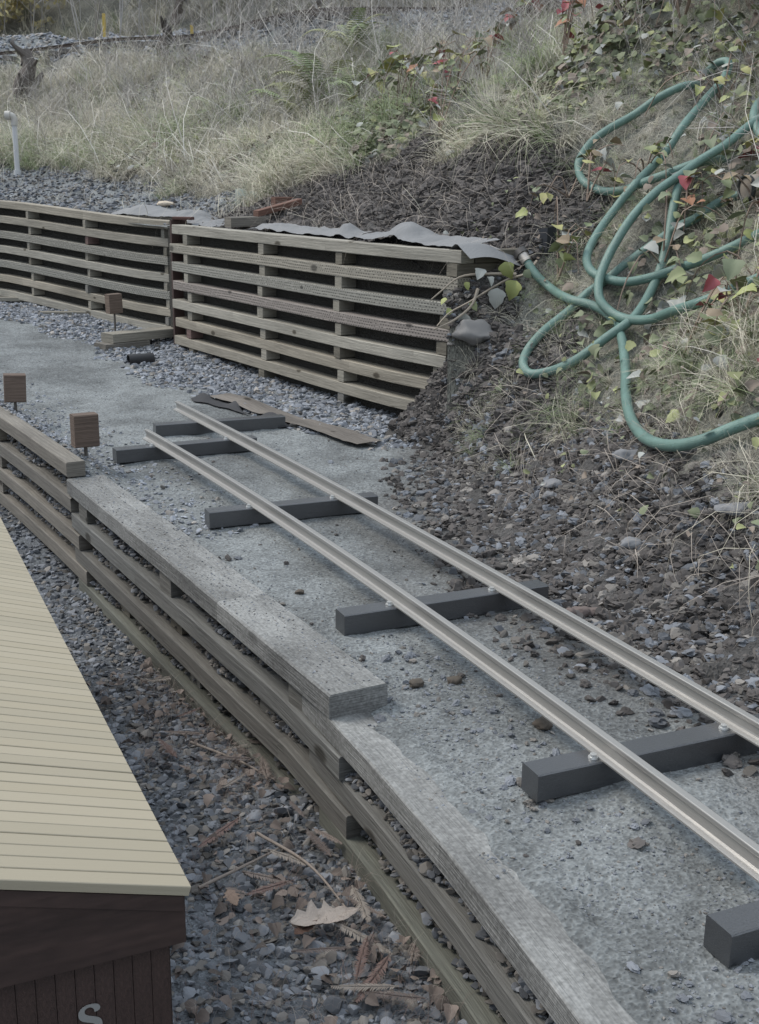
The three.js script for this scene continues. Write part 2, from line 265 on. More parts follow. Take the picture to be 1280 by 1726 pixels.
{ // lower bed under the rolling stock
  const g = sheet(220, 90, (u, v) => { const s = -9 + 10.5 * u, q = mix(-4.5, frontWall(s) + 0.1, 1 - (1 - v) ** 2), [x, z] = toXZ(s, q); return V(x, lowSQ(s, q), z); }, p => [p.x, p.z], p => lin(0.36, 0.38, 0.41).multiplyScalar(0.75 + 0.5 * fbm(p.x * 6, p.z * 6, 95, 3)));
  solo('lower_track_bed', g, groundM, 'blue grey ballast of the lower line beside the low wall', 'ground', null, 'structure');
}
{ // ground sheet reaching out beyond everything else
  const g = sheet(60, 60, (u, v) => V(mix(-90, 90, u), -0.5 + (fbm(u * 12, v * 12, 7, 3) - 0.5) * 0.3, mix(-90, 90, v)), p => [p.x, p.z], () => lin(0.2, 0.19, 0.16));
  solo('ground', g, groundM, 'wide ground sheet around the railway', 'ground', null, 'structure');
}

// soil heaped against the buried end of the wall
const heapSQ = (s, q) => { const r = 0.33 * smooth(-2.96, -2.74, s), f = 0.335 + (q - 2.02) * 1.45, [x, z] = toXZ(s, q); return Math.min(r, f) * smooth(-2.2, -2.6, s) + (fbm(x * 9, z * 9, 44, 3) - 0.5) * 0.05 - 0.01; };
const soilTop = (s, q) => Math.max(q > bankLine(s) - 0.02 ? bankSQ(s, q) : -9, heapSQ(s, q), q < bankLine(s) + 0.1 ? bedSQ(s, q) : -9);
{
  const g = sheet(90, 70, (u, v) => { const s = mix(-3.1, -2.2, u), q = mix(1.55, 2.06, v), [x, z] = toXZ(s, q), y = heapSQ(s, q) + (fbm(x * 30, z * 30, 45, 3) - 0.5) * 0.035; return V(x, Math.max(y, -0.03), z); }, p => [p.x, p.z], p => SOIL.clone().lerp(SOIL2, clamp(fbm(p.x * 5, p.z * 5, 80, 4) * 2 - 0.5)));
  solo('soil_heap', g, groundM, 'dark soil heaped against the buried end of the tall wall', 'soil', null, 'structure');
}

// ------------------------------------------------------------------ crib walls
const SL = 0.0368, PITCH = 0.076, DEEP = 0.052;
function along(lineF, a, b, yf, step = 0.3, jit = 0) { const n = Math.max(2, Math.ceil((b - a) / step)), out = []; for (let i = 0; i <= n; i++) { const s = a + (b - a) * i / n, [x, z] = toXZ(s, lineF(s) + jit); out.push(V(x, yf(s), z)); } return out; }
function slat(parent, lineF, a, b, yf, mat, o = {}) { const j = rr(-0.004, 0.004), k = rr(-0.002, 0.002); return mesh(o.name || 'slat', sweep(along(lineF, a + rr(-0.008, 0.008), b + rr(-0.008, 0.008), s => yf(s) + k, 0.25, j), rect(o.deep || DEEP, o.h || SL, 0.0022), { u0: rnd(), v0: rnd() }), woodM[mat], parent); }
function header(parent, lineF, s, y, mat, o = {}) { // cross piece, end grain to the front, running back into the fill
  const w = o.w || rr(0.036, 0.042), q = lineF(s) + (o.set ?? rr(0.001, 0.008)), len = o.len || 0.2, [ax, az] = toXZ(s, q + (o.from || 0)), [bx, bz] = toXZ(s, q + (o.from || 0) + len);
  return mesh(o.name || 'spacer_block', bar(V(ax, y, az), V(bx, y, bz), w, o.h || 0.0366, { keep: true }), woodM[mat], parent);
}
reseed(77);
// tall wall, far bay
const farY = s => 0.045 + 0.055 * smooth(-5.0, -6.6, s);
const farWall = thing('crib_wall', 'far bay of the tall slatted timber crib wall, beside the dark corner post', 'retaining wall', [0, 0, 0], 0, 'bays of the tall timber crib wall');
for (let k = 0; k < 7; k++) slat(farWall, farBay, -8.6, -5.012, s => farY(s) + k * PITCH, 'crib' + [0, 4, 2, 0, 5, 1, 4][k]);
for (const s of [-5.05, -5.67, -6.19, -6.75, -7.4, -8.0]) for (let k = -1; k < 6; k++) header(farWall, farBay, s + rr(-0.012, 0.012), farY(s) + k * PITCH + 0.038, pick(['head', 'pale2', 'head', 'headDark', 'grey', 'headRed']));
// tall wall, near bay with its return into the bank
const nearY = () => 0.04;
const nearWall = thing('crib_wall', 'near bay of the tall slatted timber crib wall with its end buried in soil', 'retaining wall', [0, 0, 0], 0, 'bays of the tall timber crib wall');
const nearMats = ['crib1', 'crib4', 'crib0', 'mauve', 'crib2', 'inc', 'crib0'];
for (let k = 0; k < 7; k++) slat(nearWall, nearBay, [-4.77, -4.755, -4.775, -4.75, -4.76, -4.79, -4.765][k], -2.815 - (6 - k) * 0.012, nearY, nearMats[k], { }) .position.y = k * PITCH;
for (const s of [-4.62, -3.97, -3.415]) for (let k = -1; k < 6; k++) header(nearWall, nearBay, s + rr(-0.014, 0.014), 0.04 + k * PITCH + 0.038, s === -4.62 && k === 0 ? 'headRed' : pick(['head', 'pale2', 'head', 'grey', 'headDark']), { w: rr(0.038, 0.046) });
for (let k = 0; k < 6; k++) header(nearWall, nearBay, -2.85 - (5 - k) * 0.011, 0.04 + k * PITCH + 0.038, pick(['head', 'headDark', 'grey']), { w: 0.052, len: k === 3 ? 0.14 : 0.42, set: 0.003 });
for (const k of [3, 5, 6]) header(nearWall, nearBay, -2.842 - (6 - k) * 0.011, 0.04 + k * PITCH + 0.0006, 'headDark', { w: 0.05, len: 0.33, from: DEEP + 0.004, h: 0.0362, name: 'return_board' });
// dark reddish post where the bays meet
{ const t = thing('corner_post', 'dark red brown post between the two bays of the tall wall', 'post');
  const [x, z] = toXZ(-4.80, 1.885); const g = bar(V(x, 0.0, z), V(x + NX * 0.07, 0.0, z + NZ * 0.07), 0.016, 0.55, { keep: true }); mesh('post', g, plain(0.06, 0.036, 0.032, 0.8), t);
  const [x2, z2] = toXZ(-4.80, 1.90); mesh('top_cap', bar(V(x2, 0.551, z2), V(x2 + TX * 0.06 + NX * 0.06, 0.551, z2 + TZ * 0.06 + NZ * 0.06), 0.035, 0.012, { keep: true }), plain(0.10, 0.05, 0.042, 0.8), t); }
// dark lining sheets behind the slats
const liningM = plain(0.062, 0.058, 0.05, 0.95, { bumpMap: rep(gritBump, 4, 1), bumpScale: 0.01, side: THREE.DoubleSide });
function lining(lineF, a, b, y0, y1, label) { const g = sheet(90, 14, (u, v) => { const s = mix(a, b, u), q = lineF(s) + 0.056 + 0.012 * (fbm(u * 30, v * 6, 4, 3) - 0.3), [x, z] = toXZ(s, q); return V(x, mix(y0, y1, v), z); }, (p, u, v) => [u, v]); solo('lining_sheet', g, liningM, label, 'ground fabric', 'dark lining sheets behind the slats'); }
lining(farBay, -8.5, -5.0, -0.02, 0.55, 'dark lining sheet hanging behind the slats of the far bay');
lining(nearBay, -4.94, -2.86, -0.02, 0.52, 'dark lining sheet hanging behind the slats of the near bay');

// low front wall in three stepped bays
const wallA = thing('low_crib_wall', 'low crib wall bay beside the wooden marker blocks, its slats pale brown', 'retaining wall', [0, 0, 0], 0, 'bays of the low timber crib wall');
for (let k = 0; k < 4; k++) slat(wallA, frontWall, -7.2, [-2.735, -2.715, -2.65, -2.6][k], () => 0.0255 - k * PITCH, ['low4', 'low1', 'low4', 'drab'][k], { deep: 0.046 });
for (const s of [-3.42, -3.95, -4.6]) for (let k = 0; k < 4; k++) header(wallA, frontWall, s + rr(-0.02, 0.02), 0.0255 - k * PITCH - 0.038, pick(['grey', 'drab', 'headDark']), { w: 0.05, len: 0.09 });
const wallB = thing('low_crib_wall', 'low crib wall bay carrying the broad dusty capping plank', 'retaining wall', [0, 0, 0], 0, 'bays of the low timber crib wall');
mesh('capping_plank', (() => { const g = sweep(along(frontWall, -2.735, -1.345, () => -0.013, 2), rect(0.094, 0.0385, 0.003), { u0: 0.2, v0: 0.45 }); return g; })(), woodM.plank, wallB);
for (let k = 0; k < 3; k++) slat(wallB, frontWall, -2.71 + k * 0.02, [-1.30, -1.285, -1.33][k], () => -0.0885 - k * PITCH, ['low2', 'low3', 'mossy'][k], { deep: 0.046 });
for (const [s, k] of [[-2.62, 0], [-2.06, 0], [-1.475, 0], [-2.05, 1], [-1.62, 1], [-2.45, 1], [-2.38, 2], [-1.96, 2]]) header(wallB, frontWall, s, -0.0512 - k * PITCH, pick(['grey', 'headDark', 'grey2']), { w: 0.058, set: k ? 0.02 : 0.004 });
const wallC = thing('low_crib_wall', 'low curving crib wall bay stepped down below the plank end', 'retaining wall', [0, 0, 0], 0, 'bays of the low timber crib wall');
for (let k = 0; k < 3; k++) slat(wallC, frontWall, [-1.455, -1.425, -1.385][k], 0.45, () => -0.0502 - k * PITCH, ['plank', 'low5', 'mossy'][k], { deep: k ? 0.046 : 0.07 });
for (const [s, k] of [[-0.55, 0], [-0.5, 1], [-1.39, 0]]) header(wallC, frontWall, s, -0.0885 - k * PITCH, 'headDark', { w: 0.05, set: 0.01 });

// ------------------------------------------------------------------ new track panel
const railL = s => -0.024 * s * s - 0.175 * s + 0.778 + 0.013, railR = s => -0.012 * s * s - 0.129 * s + 1.018 + 0.013;
const railM = new THREE.MeshStandardMaterial({ color: lin(0.43, 0.42, 0.40), metalness: 0.6, roughness: 0.36, bumpMap: rep(woodBump, 0.5, 6), bumpScale: 0.0001 });
const railSec = [[-0.0130, 0], [0.0130, 0], [0.0130, 0.0022], [0.0062, 0.0040], [0.0030, 0.0056], [0.0022, 0.0078], [0.0018, 0.0172], [0.0030, 0.0192], [0.0052, 0.0202], [0.0055, 0.0210], [0.0055, 0.0250], [0.0050, 0.0259], [0.0043, 0.0262], [-0.0043, 0.0262], [-0.0050, 0.0259], [-0.0055, 0.0250], [-0.0055, 0.0210], [-0.0052, 0.0202], [-0.0030, 0.0192], [-0.0018, 0.0172], [-0.0022, 0.0078], [-0.0030, 0.0056], [-0.0062, 0.0040], [-0.0130, 0.0022]];
const plasticM = new THREE.MeshPhysicalMaterial({ color: lin(0.030, 0.033, 0.038), roughness: 0.36, ior: 1.85, clearcoat: 0.7, clearcoatRoughness: 0.32, bumpMap: rep(gritBump, 3, 3), bumpScale: 0.0006 });
const screwM = plain(0.62, 0.63, 0.62, 0.35, { metalness: 0.6 });
const sleeperGeo = (() => { const g = sweep([V(0, 0, 0), V(0.13, 0, 0), V(0.26, 0, 0), V(0.392, 0, 0)], rect(0.038, 0.0365, 0.0016).map(([x, y]) => [x - 0.019, y]), { keep: true }); return g; })();
const screwGeo = (() => { const a = new THREE.CylinderGeometry(0.0062, 0.0068, 0.0022, 14), b = new THREE.CylinderGeometry(0.0046, 0.005, 0.0034, 6).translate(0, 0.0026, 0); return mergeGeometries([a, b]); })();
const panel = thing('track_panel', 'new track panel of bright aluminium rails screwed to dark plastic sleepers', 'railway track');
for (const [f, a, b] of [[railL, -3.03, -0.15], [railR, -3.385, -0.15]]) mesh('rail', sweep(along(f, a, b, () => 0.0365, 0.08), railSec, { us: 1, vs: 4 }), railM, panel);
// left end (front top edge) and turn of each sleeper
function sleeper(parent, x, z, dx, dz, screws) {
  const g = new THREE.Group(); g.name = 'sleeper'; const m = mesh('sleeper', sleeperGeo, plasticM, parent); const a = Math.atan2(-dz, dx); m.rotation.y = a;
  const fx = dz, fz = -dx; // away from the viewer
  m.position.set(x + fx * 0.019 * (fz < 0 ? 1 : -1), 0, z + fz * 0.019 * (fz < 0 ? 1 : -1));
  if (screws) for (const f of [railL, railR]) { // on the outer side of each rail foot
    let t = 0.05, best = 9; for (let k = 0.02; k < 0.38; k += 0.001) { const px = m.position.x + dx * k, pz = m.position.z + dz * k, [s, q] = toSQ(px, pz), e = Math.abs(q - (f(s) - 0.0178)); if (e < best) { best = e; t = k; } }
    const sc = mesh('screw', screwGeo, screwM, m); sc.position.set(t, 0.0378, rr(-0.003, 0.006)); sc.rotation.y = rnd() * 3;
  }
  return m;
}
for (const [x, z, dx, dz] of [[-0.687, -3.012, 0.888, -0.46], [-0.362, -2.428, 0.914, -0.405], [-0.055, -1.82, 0.908, -0.419], [0.195, -1.287, 0.914, -0.406], [0.34, -0.977, 0.914, -0.406], [0.47, -0.66, 0.914, -0.406]]) sleeper(panel, x, z, dx, dz, true);
{ const t = thing('loose_sleeper', 'loose dark plastic sleeper lying under the far end of the right rail', 'sleeper'); sleeper(t, -0.645, -3.341, 0.917, -0.399, false); }

// ------------------------------------------------------------------ marker blocks on rods, loose timber
const rodM = plain(0.16, 0.145, 0.13, 0.6, { metalness: 0.5 });
function marker(x, y, z, turn, lift, tilt, mat, label) {
  const t = thing('marker_block', label, 'marker block', [x, y, z], turn, 'wooden blocks on steel rods');
  const g = sweep([V(-0.031, 0, 0), V(0, 0, 0), V(0.031, 0, 0)], rect(0.038, 0.082, 0.0025).map(([a, b]) => [a - 0.019, b]), { keep: true, u0: rnd(), v0: rnd() });
  const b = mesh('block', g, woodM[mat], t); b.position.y = lift; b.rotation.z = tilt;
  const r = mesh('rod', new THREE.CylinderGeometry(0.0045, 0.0045, lift + 0.09, 10), rodM, t); r.position.y = (lift + 0.01) / 2 - 0.04;
}
marker(-0.742, 0.028, -2.918, 0.52, 0.040, 0, 'stain', 'brown wooden block on a rod at the end of the low wall bay');
marker(-1.085, 0.045, -3.474, 0.35, 0.03, -0.04, 'stain', 'brown wooden block on a short rod farther along the low wall');
marker(-1.151, 0.05, -5.14, 0.72, 0.105, 0.03, 'stain2', 'brown wooden block on a tall rod behind the stacked timber offcuts');
function timber(name, a, b, w, h, mat, label, group) { const g = bar(V(...a), V(...b), w, h, { keep: true }); return solo(name, g, woodM[mat], label, 'timber', group); }
timber('timber_offcut', [-1.150, 0.05, -4.975], [-0.905, 0.05, -5.235], 0.089, 0.038, 'head', 'upper short timber laid from the corner post towards the rod', 'timber offcuts below the tall wall');
timber('timber_offcut', [-1.175, 0.013, -4.945], [-1.02, 0.013, -5.10], 0.089, 0.036, 'drab', 'lower short timber peeping out under the one by the corner post', 'timber offcuts below the tall wall');
timber('timber_strip', [-2.3, 0.082, -6.32], [-1.80, 0.085, -6.27], 0.045, 0.02, 'head', 'thin timber strip poking from under the far bay, farthest along', 'thin strips at the foot of the far bay');
timber('timber_strip', [-1.66, 0.065, -5.80], [-1.38, 0.066, -5.82], 0.04, 0.02, 'head', 'thin timber strip poking from under the far bay, closer to the corner post', 'thin strips at the foot of the far bay');
timber('red_offcut', [-0.605, 0.536, -4.745], [-0.465, 0.54, -4.82], 0.07, 0.038, 'drab', 'grey brown timber offcut resting on the top slat of the near bay', 'offcuts on the tall wall');
timber('red_offcut', [-0.50, 0.575, -4.79], [-0.335, 0.622, -4.88], 0.05, 0.024, 'redcut', 'thin red brown offcut tilted against the other on top of the wall', 'offcuts on the tall wall');
timber('red_offcut', [-0.455, 0.612, -5.05], [-0.335, 0.612, -5.10], 0.06, 0.036, 'redcut', 'short red brown block lying on the soil behind the tilted offcut', 'offcuts on the tall wall');
{ const g = sheet(40, 6, (u, v) => { const a = V(-0.56, 0, -4.0), b = V(-0.03, 0, -3.24), c = a.lerp(b, u), w = (v - 0.5) * 0.085; const x = c.x + 0.82 * w, z = c.z - 0.57 * w; return V(x, bed(x, z) + 0.012 + 0.006 * Math.sin(u * 9) * v + 0.004 * fbm(u * 8, v * 4, 2, 2), z); }, (p, u, v) => [u * 0.7, v * 0.28]);
  solo('weathered_board', g, new THREE.MeshStandardMaterial({ color: lin(0.42, 0.39, 0.37), map: woodTex, bumpMap: woodBump, bumpScale: 0.002, roughness: 0.95, side: THREE.DoubleSide }), 'thin weathered board lying along the edge of the gravel', 'board'); }
{ const g = sheet(40, 6, (u, v) => { const a = V(-0.63, 0, -3.98), b = V(-0.27, 0, -3.50), c = a.lerp(b, u), w = (v - 0.5) * 0.07 * (0.6 + 0.5 * Math.sin(u * 8)); const x = c.x + 0.82 * w, z = c.z - 0.57 * w; return V(x, bed(x, z) + 0.006 + 0.016 * Math.max(0, Math.sin(u * 17 + v)) * v, z); });
  solo('fabric_scrap', g, plain(0.035, 0.036, 0.04, 0.8, { side: THREE.DoubleSide }), 'rumpled black fabric scrap beside the thin weathered board', 'fabric'); }
{ const t = thing('pipe_stub', 'short black plastic pipe stub lying on the gravel below the post', 'pipe', [-0.946, 0.028, -4.649], 0.5); const o = new THREE.LatheGeometry([[0.020, -0.05], [0.025, -0.05], [0.025, 0.05], [0.020, 0.05], [0.020, -0.05]].map(p => new THREE.Vector2(...p)), 18).rotateZ(Math.PI / 2); mesh('pipe_wall', o, plain(0.02, 0.02, 0.022, 0.5, { side: THREE.DoubleSide }), t); }
// pale filter fabric along the top of the tall wall
const clothM = new THREE.MeshStandardMaterial({ color: lin(0.25, 0.255, 0.26), roughness: 0.85, side: THREE.DoubleSide, bumpMap: rep(gritBump, 2, 2), bumpScale: 0.001 });
function fabric(lineF, a, b, y, hump, d0, d1, label, seedv) {
  const g = sheet(110, 14, (u, v) => { const s = mix(a, b, u), e = d0 + (d1 - d0) * v + 0.03 * (fbm(u * 9, 0, seedv, 3) - 0.5), h = hump(u) * Math.sin(Math.PI * clamp(v * 0.9 + 0.1)) + 0.014 * (fbm(u * 16, v * 3, seedv + 1, 3) - 0.3), q = lineF(s) + e, [x, z] = toXZ(s, q); return V(x, y + 0.003 + Math.max(0, h) + 0.02 * v, z); }, (p, u, v) => [u, v]);
  solo('filter_fabric', g, clothM, label, 'fabric', 'pale filter fabric on the tall wall');
}
const bump = (c, w, h) => u => h * Math.exp(-(((u - c) / w) ** 2));
fabric(farBay, -5.62, -5.02, 0.535, u => bump(0.3, 0.3, 0.045)(u) + bump(0.8, 0.12, 0.03)(u), 0.088, 0.27, 'pale filter fabric rucked up behind the far bay near the post', 11);
fabric(nearBay, -4.93, -4.55, 0.52, u => bump(0.25, 0.2, 0.05)(u) + bump(0.75, 0.15, 0.02)(u), 0.09, 0.24, 'pale crumpled filter fabric between the corner post and the offcuts', 12);
fabric(nearBay, -4.2, -3.45, 0.532, u => bump(0.2, 0.12, 0.012)(u) + bump(0.88, 0.06, 0.03)(u), 0.07, 0.16, 'low strip of pale filter fabric on the middle of the near bay', 13);
fabric(nearBay, -3.40, -2.84, 0.535, u => bump(0.42, 0.13, 0.05)(u), 0.03, 0.17, 'peaked fold of pale filter fabric near the end of the wall', 14);
{ // tongue of fabric hanging over the end of the wall and running to the hose
  const g = sheet(10, 30, (u, v) => { const s = -2.83 + 0.02 * u + (u - 0.5) * 0.09 * (1 - v * 0.6), q = 1.97 + v * 0.34, [x, z] = toXZ(s, q); return V(x, 0.552 - 0.03 * Math.abs(u - 0.35) * 2 - 0.035 * v + 0.01 * Math.sin(v * 7), z); });
  solo('filter_fabric', g, clothM, 'tongue of pale filter fabric over the wall end reaching to the hose', 'fabric', 'pale filter fabric on the tall wall'); }
{ const g = sweep([V(0.455, 0.515, -3.55), V(0.475, 0.52, -3.52), V(0.50, 0.525, -3.53)], [[-0.002, 0], [0.002, 0], [0.002, 0.06], [-0.002, 0.075]], { keep: true }); solo('plastic_edging', g, plain(0.03, 0.033, 0.04, 0.45), 'folded black plastic corner standing in the soil by the hose end', 'plastic piece'); }

// ------------------------------------------------------------------ miniature box car on the lower line
{
  const C = V(-0.146, 0.18, -0.828), turn = Math.atan2(0.415, 0.91); // local: -z runs to the far end, -x runs to the left, origin at near right eave
  const car = thing('box_car', 'miniature box car with tan planked gable roof and dark brown end', 'rail car', [C.x, C.y, C.z], turn);
  const LEN = 1.62, HALF = 0.172, TAN = 0.3, slope = HALF * Math.sqrt(1 + TAN * TAN), ang = Math.atan(TAN);
  const roofM = ['a', 'b', 'c'].map((k, i) => new THREE.MeshStandardMaterial({ color: lin(...[[0.385, 0.34, 0.25], [0.365, 0.325, 0.242], [0.40, 0.355, 0.265]][i]), bumpMap: woodBump, bumpScale: 0.0002, roughness: 0.6 }));
  const brownM = new THREE.MeshStandardMaterial({ color: lin(0.12, 0.076, 0.068), roughness: 0.6, map: woodTex, bumpMap: woodBump, bumpScale: 0.0005 });
  const redM = new THREE.MeshStandardMaterial({ color: lin(0.128, 0.082, 0.074), roughness: 0.6, map: woodTex, bumpMap: woodBump, bumpScale: 0.0005 });
  const W = 0.0185, n = Math.floor(LEN / W);
  const boardR = sweep([V(0, 0, 0), V(-slope / 2, 0, 0), V(-slope, 0, 0)], [[0, 0], [W - 0.0011, 0], [W - 0.0011, 0.0074], [W - 0.0017, 0.0080], [0.0006, 0.0080], [0, 0.0074]], { keep: true, u0: 0.1, v0: 0.2 });
  { const bb = new THREE.Box3().setFromBufferAttribute(boardR.attributes.position); boardR.translate(0, -0.008, -bb.max.z); }
  for (let i = 0; i < n; i++) {
    const m = mesh('roof_board', boardR, roofM[Math.floor(hash3(i, 4, 4) * 3)], car); m.rotation.z = -ang; m.position.set(0, (hash3(i, 1, 1) - 0.5) * 0.0005, -i * W - (i >= 11 ? 0.0016 : 0));
    const l = mesh('roof_board', boardR, roofM[Math.floor(hash3(i, 9, 4) * 3)], car); l.rotation.set(0, Math.PI, 0); l.rotation.order = 'ZYX'; l.rotation.z = ang; l.position.set(-2 * HALF, 0, -i * W - W);
  }
  const ridge = bar(V(-HALF, HALF * TAN - 0.004, 0.001), V(-HALF, HALF * TAN - 0.004, -LEN), 0.014, 0.008, { keep: true }); mesh('ridge_cap', ridge, roofM[0], car);
  const gable = (w0, w1, y0, t) => { const s = new THREE.Shape(); s.moveTo(-w0, y0); s.lineTo(-w0, w0 * TAN - 0.0095); s.lineTo(-HALF, HALF * TAN - 0.0095); s.lineTo(-w1, (2 * HALF - w1) * TAN - 0.0095); s.lineTo(-w1, y0); return new THREE.ExtrudeGeometry(s, { depth: t, bevelEnabled: false }); };
  mesh('gable_board', gable(0.0045, 2 * HALF - 0.0045, -0.052, 0.012), brownM, car).position.z = -0.016;
  const trim = new THREE.Shape(); trim.moveTo(-0.006, 0.006 * TAN - 0.024); trim.lineTo(-0.006, 0.006 * TAN - 0.0105); trim.lineTo(-HALF, HALF * TAN - 0.0105); trim.lineTo(-HALF, HALF * TAN - 0.024);
  for (const s of [1, -1]) { const g = new THREE.ExtrudeGeometry(trim, { depth: 0.002, bevelEnabled: false }); if (s < 0) { g.scale(-1, 1, 1); g.translate(-2 * HALF, 0, 0); } const m = mesh('trim_strip', g, redM, car); m.position.z = -0.0042; if (s < 0) m.material = new THREE.MeshStandardMaterial({ color: redM.color, roughness: 0.6, side: THREE.DoubleSide }); }
  // end planking, set back under the gable board
  const pw = 0.0152, pg = new THREE.BoxGeometry(pw - 0.0005, 0.27, 0.01); let i = 0;
  for (let x = 0.0165 + pw / 2; x < 2 * HALF - 0.014; x += pw, i++) { const m = mesh('end_plank', pg, i > 2 && i < 6 ? redM : brownM, car); m.position.set(-x, -0.05 - 0.135, -0.0185 + (hash3(i, 2, 2) - 0.5) * 0.0005); }
  // side walls and floor
  for (const x of [-0.017, -2 * HALF + 0.017]) { const m = mesh('side_wall', new THREE.BoxGeometry(0.012, 0.30, LEN - 0.06), brownM, car); m.position.set(x - 0.001, -0.155, -LEN / 2); }
  mesh('end_wall', gable(0.02, 2 * HALF - 0.02, -0.30, 0.012), brownM, car).position.z = -LEN + 0.02;
  mesh('floor', new THREE.BoxGeometry(2 * HALF - 0.05, 0.02, LEN - 0.07), brownM, car).position.set(-HALF, -0.31, -LEN / 2);
  // grab iron near the corner, painted letter low on the end
  const steel = plain(0.05, 0.045, 0.045, 0.55, { metalness: 0.4 });
  for (const z of [-0.25, -LEN + 0.3]) { // bogies
    const b = new THREE.Group(); b.name = 'bogie'; b.position.set(-HALF, -0.35, z); car.add(b);
    for (const sx of [-0.12, 0.12]) mesh('side_frame', new THREE.BoxGeometry(0.02, 0.035, 0.22), steel, b).position.set(sx, 0.0, 0);
    mesh('bolster', new THREE.BoxGeometry(0.24, 0.03, 0.04), steel, b).position.y = 0.014;
    for (const wz of [-0.075, 0.075]) for (const wx of [-0.095, 0.095]) { const w = mesh('wheel', new THREE.LatheGeometry([[0, -0.01], [0.037, -0.01], [0.043, -0.008], [0.043, -0.004], [0.037, -0.003], [0.036, 0.01], [0, 0.01]].map(p => new THREE.Vector2(...p)), 24).rotateZ(Math.PI / 2 * (wx < 0 ? -1 : 1)), steel, b); w.position.set(wx, -0.012, wz); }
  }
  const font = await new FontLoader().loadAsync('fonts/droid/droid_serif_bold.typeface.json');
  const tg = new TextGeometry('S', { font, size: 0.0275, depth: 0.0008, curveSegments: 8 }); tg.computeBoundingBox(); tg.translate(-(tg.boundingBox.max.x + tg.boundingBox.min.x) / 2, -tg.boundingBox.max.y, 0);
  mesh('painted_letter', tg, plain(0.27, 0.27, 0.26, 0.8), car).position.set(-0.083, -0.0935, -0.0129);
  // lower line under the car
  const low2 = thing('lower_track', 'rails and sleepers of the lower line under the box car', 'railway track', [C.x, 0, C.z], turn);
  for (const x of [-0.095, 0.095]) { const g = sweep([V(-HALF + x, -0.236, 0.5), V(-HALF + x, -0.236, -0.8), V(-HALF + x, -0.236, -2.6)], railSec, { keep: true }); mesh('rail', g, railM, low2); }
  for (let z = 0.4; z > -2.6; z -= 0.16) { const m = mesh('sleeper', sleeperGeo, plasticM, low2); m.position.set(-HALF - 0.196, -0.2725, z); }
}
const hosePaths = {
A:[[0.411,0.496,-3.501],[0.442,0.451,-3.457],[0.473,0.424,-3.423],[0.508,0.405,-3.257],[0.569,0.392,-3.185],[0.609,0.364,-3.137],[0.613,0.332,-3.050],[0.595,0.274,-2.881],[0.566,0.238,-2.715],[0.543,0.215,-2.520],[0.546,0.206,-2.384],[0.572,0.214,-2.287],[0.613,0.237,-2.226],[0.667,0.273,-2.189],[0.76,0.32,-2.150]],
B:[[0.985,1.03,-3.862],[1.012,1.056,-3.84],[1.033,1.056,-3.817],[1.010,1.006,-3.756],[0.940,0.935,-3.693],[0.867,0.863,-3.615],[0.810,0.784,-3.585],[0.714,0.695,-3.516],[0.666,0.639,-3.508],[0.605,0.572,-3.45],[0.567,0.518,-3.370],[0.571,0.487,-3.290],[0.604,0.473,-3.231],[0.649,0.470,-3.193],[0.715,0.487,-3.164],[0.759,0.504,-3.150],[0.817,0.535,-3.075],[0.878,0.57,-3.02],[0.94,0.615,-2.93]],
C:[[1.075,0.900,-3.477],[1.007,0.860,-3.441],[0.929,0.804,-3.394],[0.868,0.766,-3.39],[0.814,0.729,-3.37],[0.740,0.682,-3.34],[0.676,0.624,-3.31],[0.633,0.570,-3.28],[0.598,0.514,-3.25],[0.576,0.466,-3.21],[0.576,0.423,-3.17],[0.600,0.396,-3.13],[0.631,0.385,-3.08],[0.672,0.394,-3.0],[0.703,0.425,-2.90],[0.752,0.466,-2.77],[0.825,0.520,-2.655],[0.90,0.56,-2.56]],
D:[[0.857,0.735,-3.414],[0.816,0.718,-3.385],[0.788,0.672,-3.32],[0.761,0.584,-3.249],[0.735,0.510,-3.193],[0.687,0.431,-3.124],[0.641,0.385,-3.07],[0.579,0.340,-3.06],[0.503,0.281,-3.06],[0.442,0.250,-3.068],[0.392,0.238,-3.094],[0.376,0.254,-3.139],[0.392,0.288,-3.182],[0.432,0.333,-3.203],[0.482,0.370,-3.229],[0.521,0.400,-3.245],[0.552,0.431,-3.255],[0.614,0.475,-3.265],[0.655,0.511,-3.262],[0.727,0.565,-3.255],[0.785,0.606,-3.257],[0.831,0.628,-3.258],[0.895,0.670,-3.267],[0.985,0.702,-3.225],[1.04,0.72,-3.19]],
E:[[0.947,0.98,-3.805],[0.900,0.975,-3.785],[0.833,0.944,-3.799],[0.762,0.893,-3.821],[0.687,0.850,-3.825],[0.634,0.809,-3.820],[0.596,0.756,-3.785],[0.591,0.721,-3.735],[0.601,0.692,-3.66],[0.645,0.673,-3.60],[0.698,0.678,-3.56],[0.742,0.697,-3.514],[0.796,0.720,-3.46],[0.875,0.750,-3.43],[0.951,0.76,-3.42]],
F:[[1.107,0.959,-3.544],[1.058,0.930,-3.531],[1.028,0.893,-3.484],[1.022,0.860,-3.441],[1.030,0.826,-3.394],[1.051,0.798,-3.317],[1.1,0.77,-3.25]] };

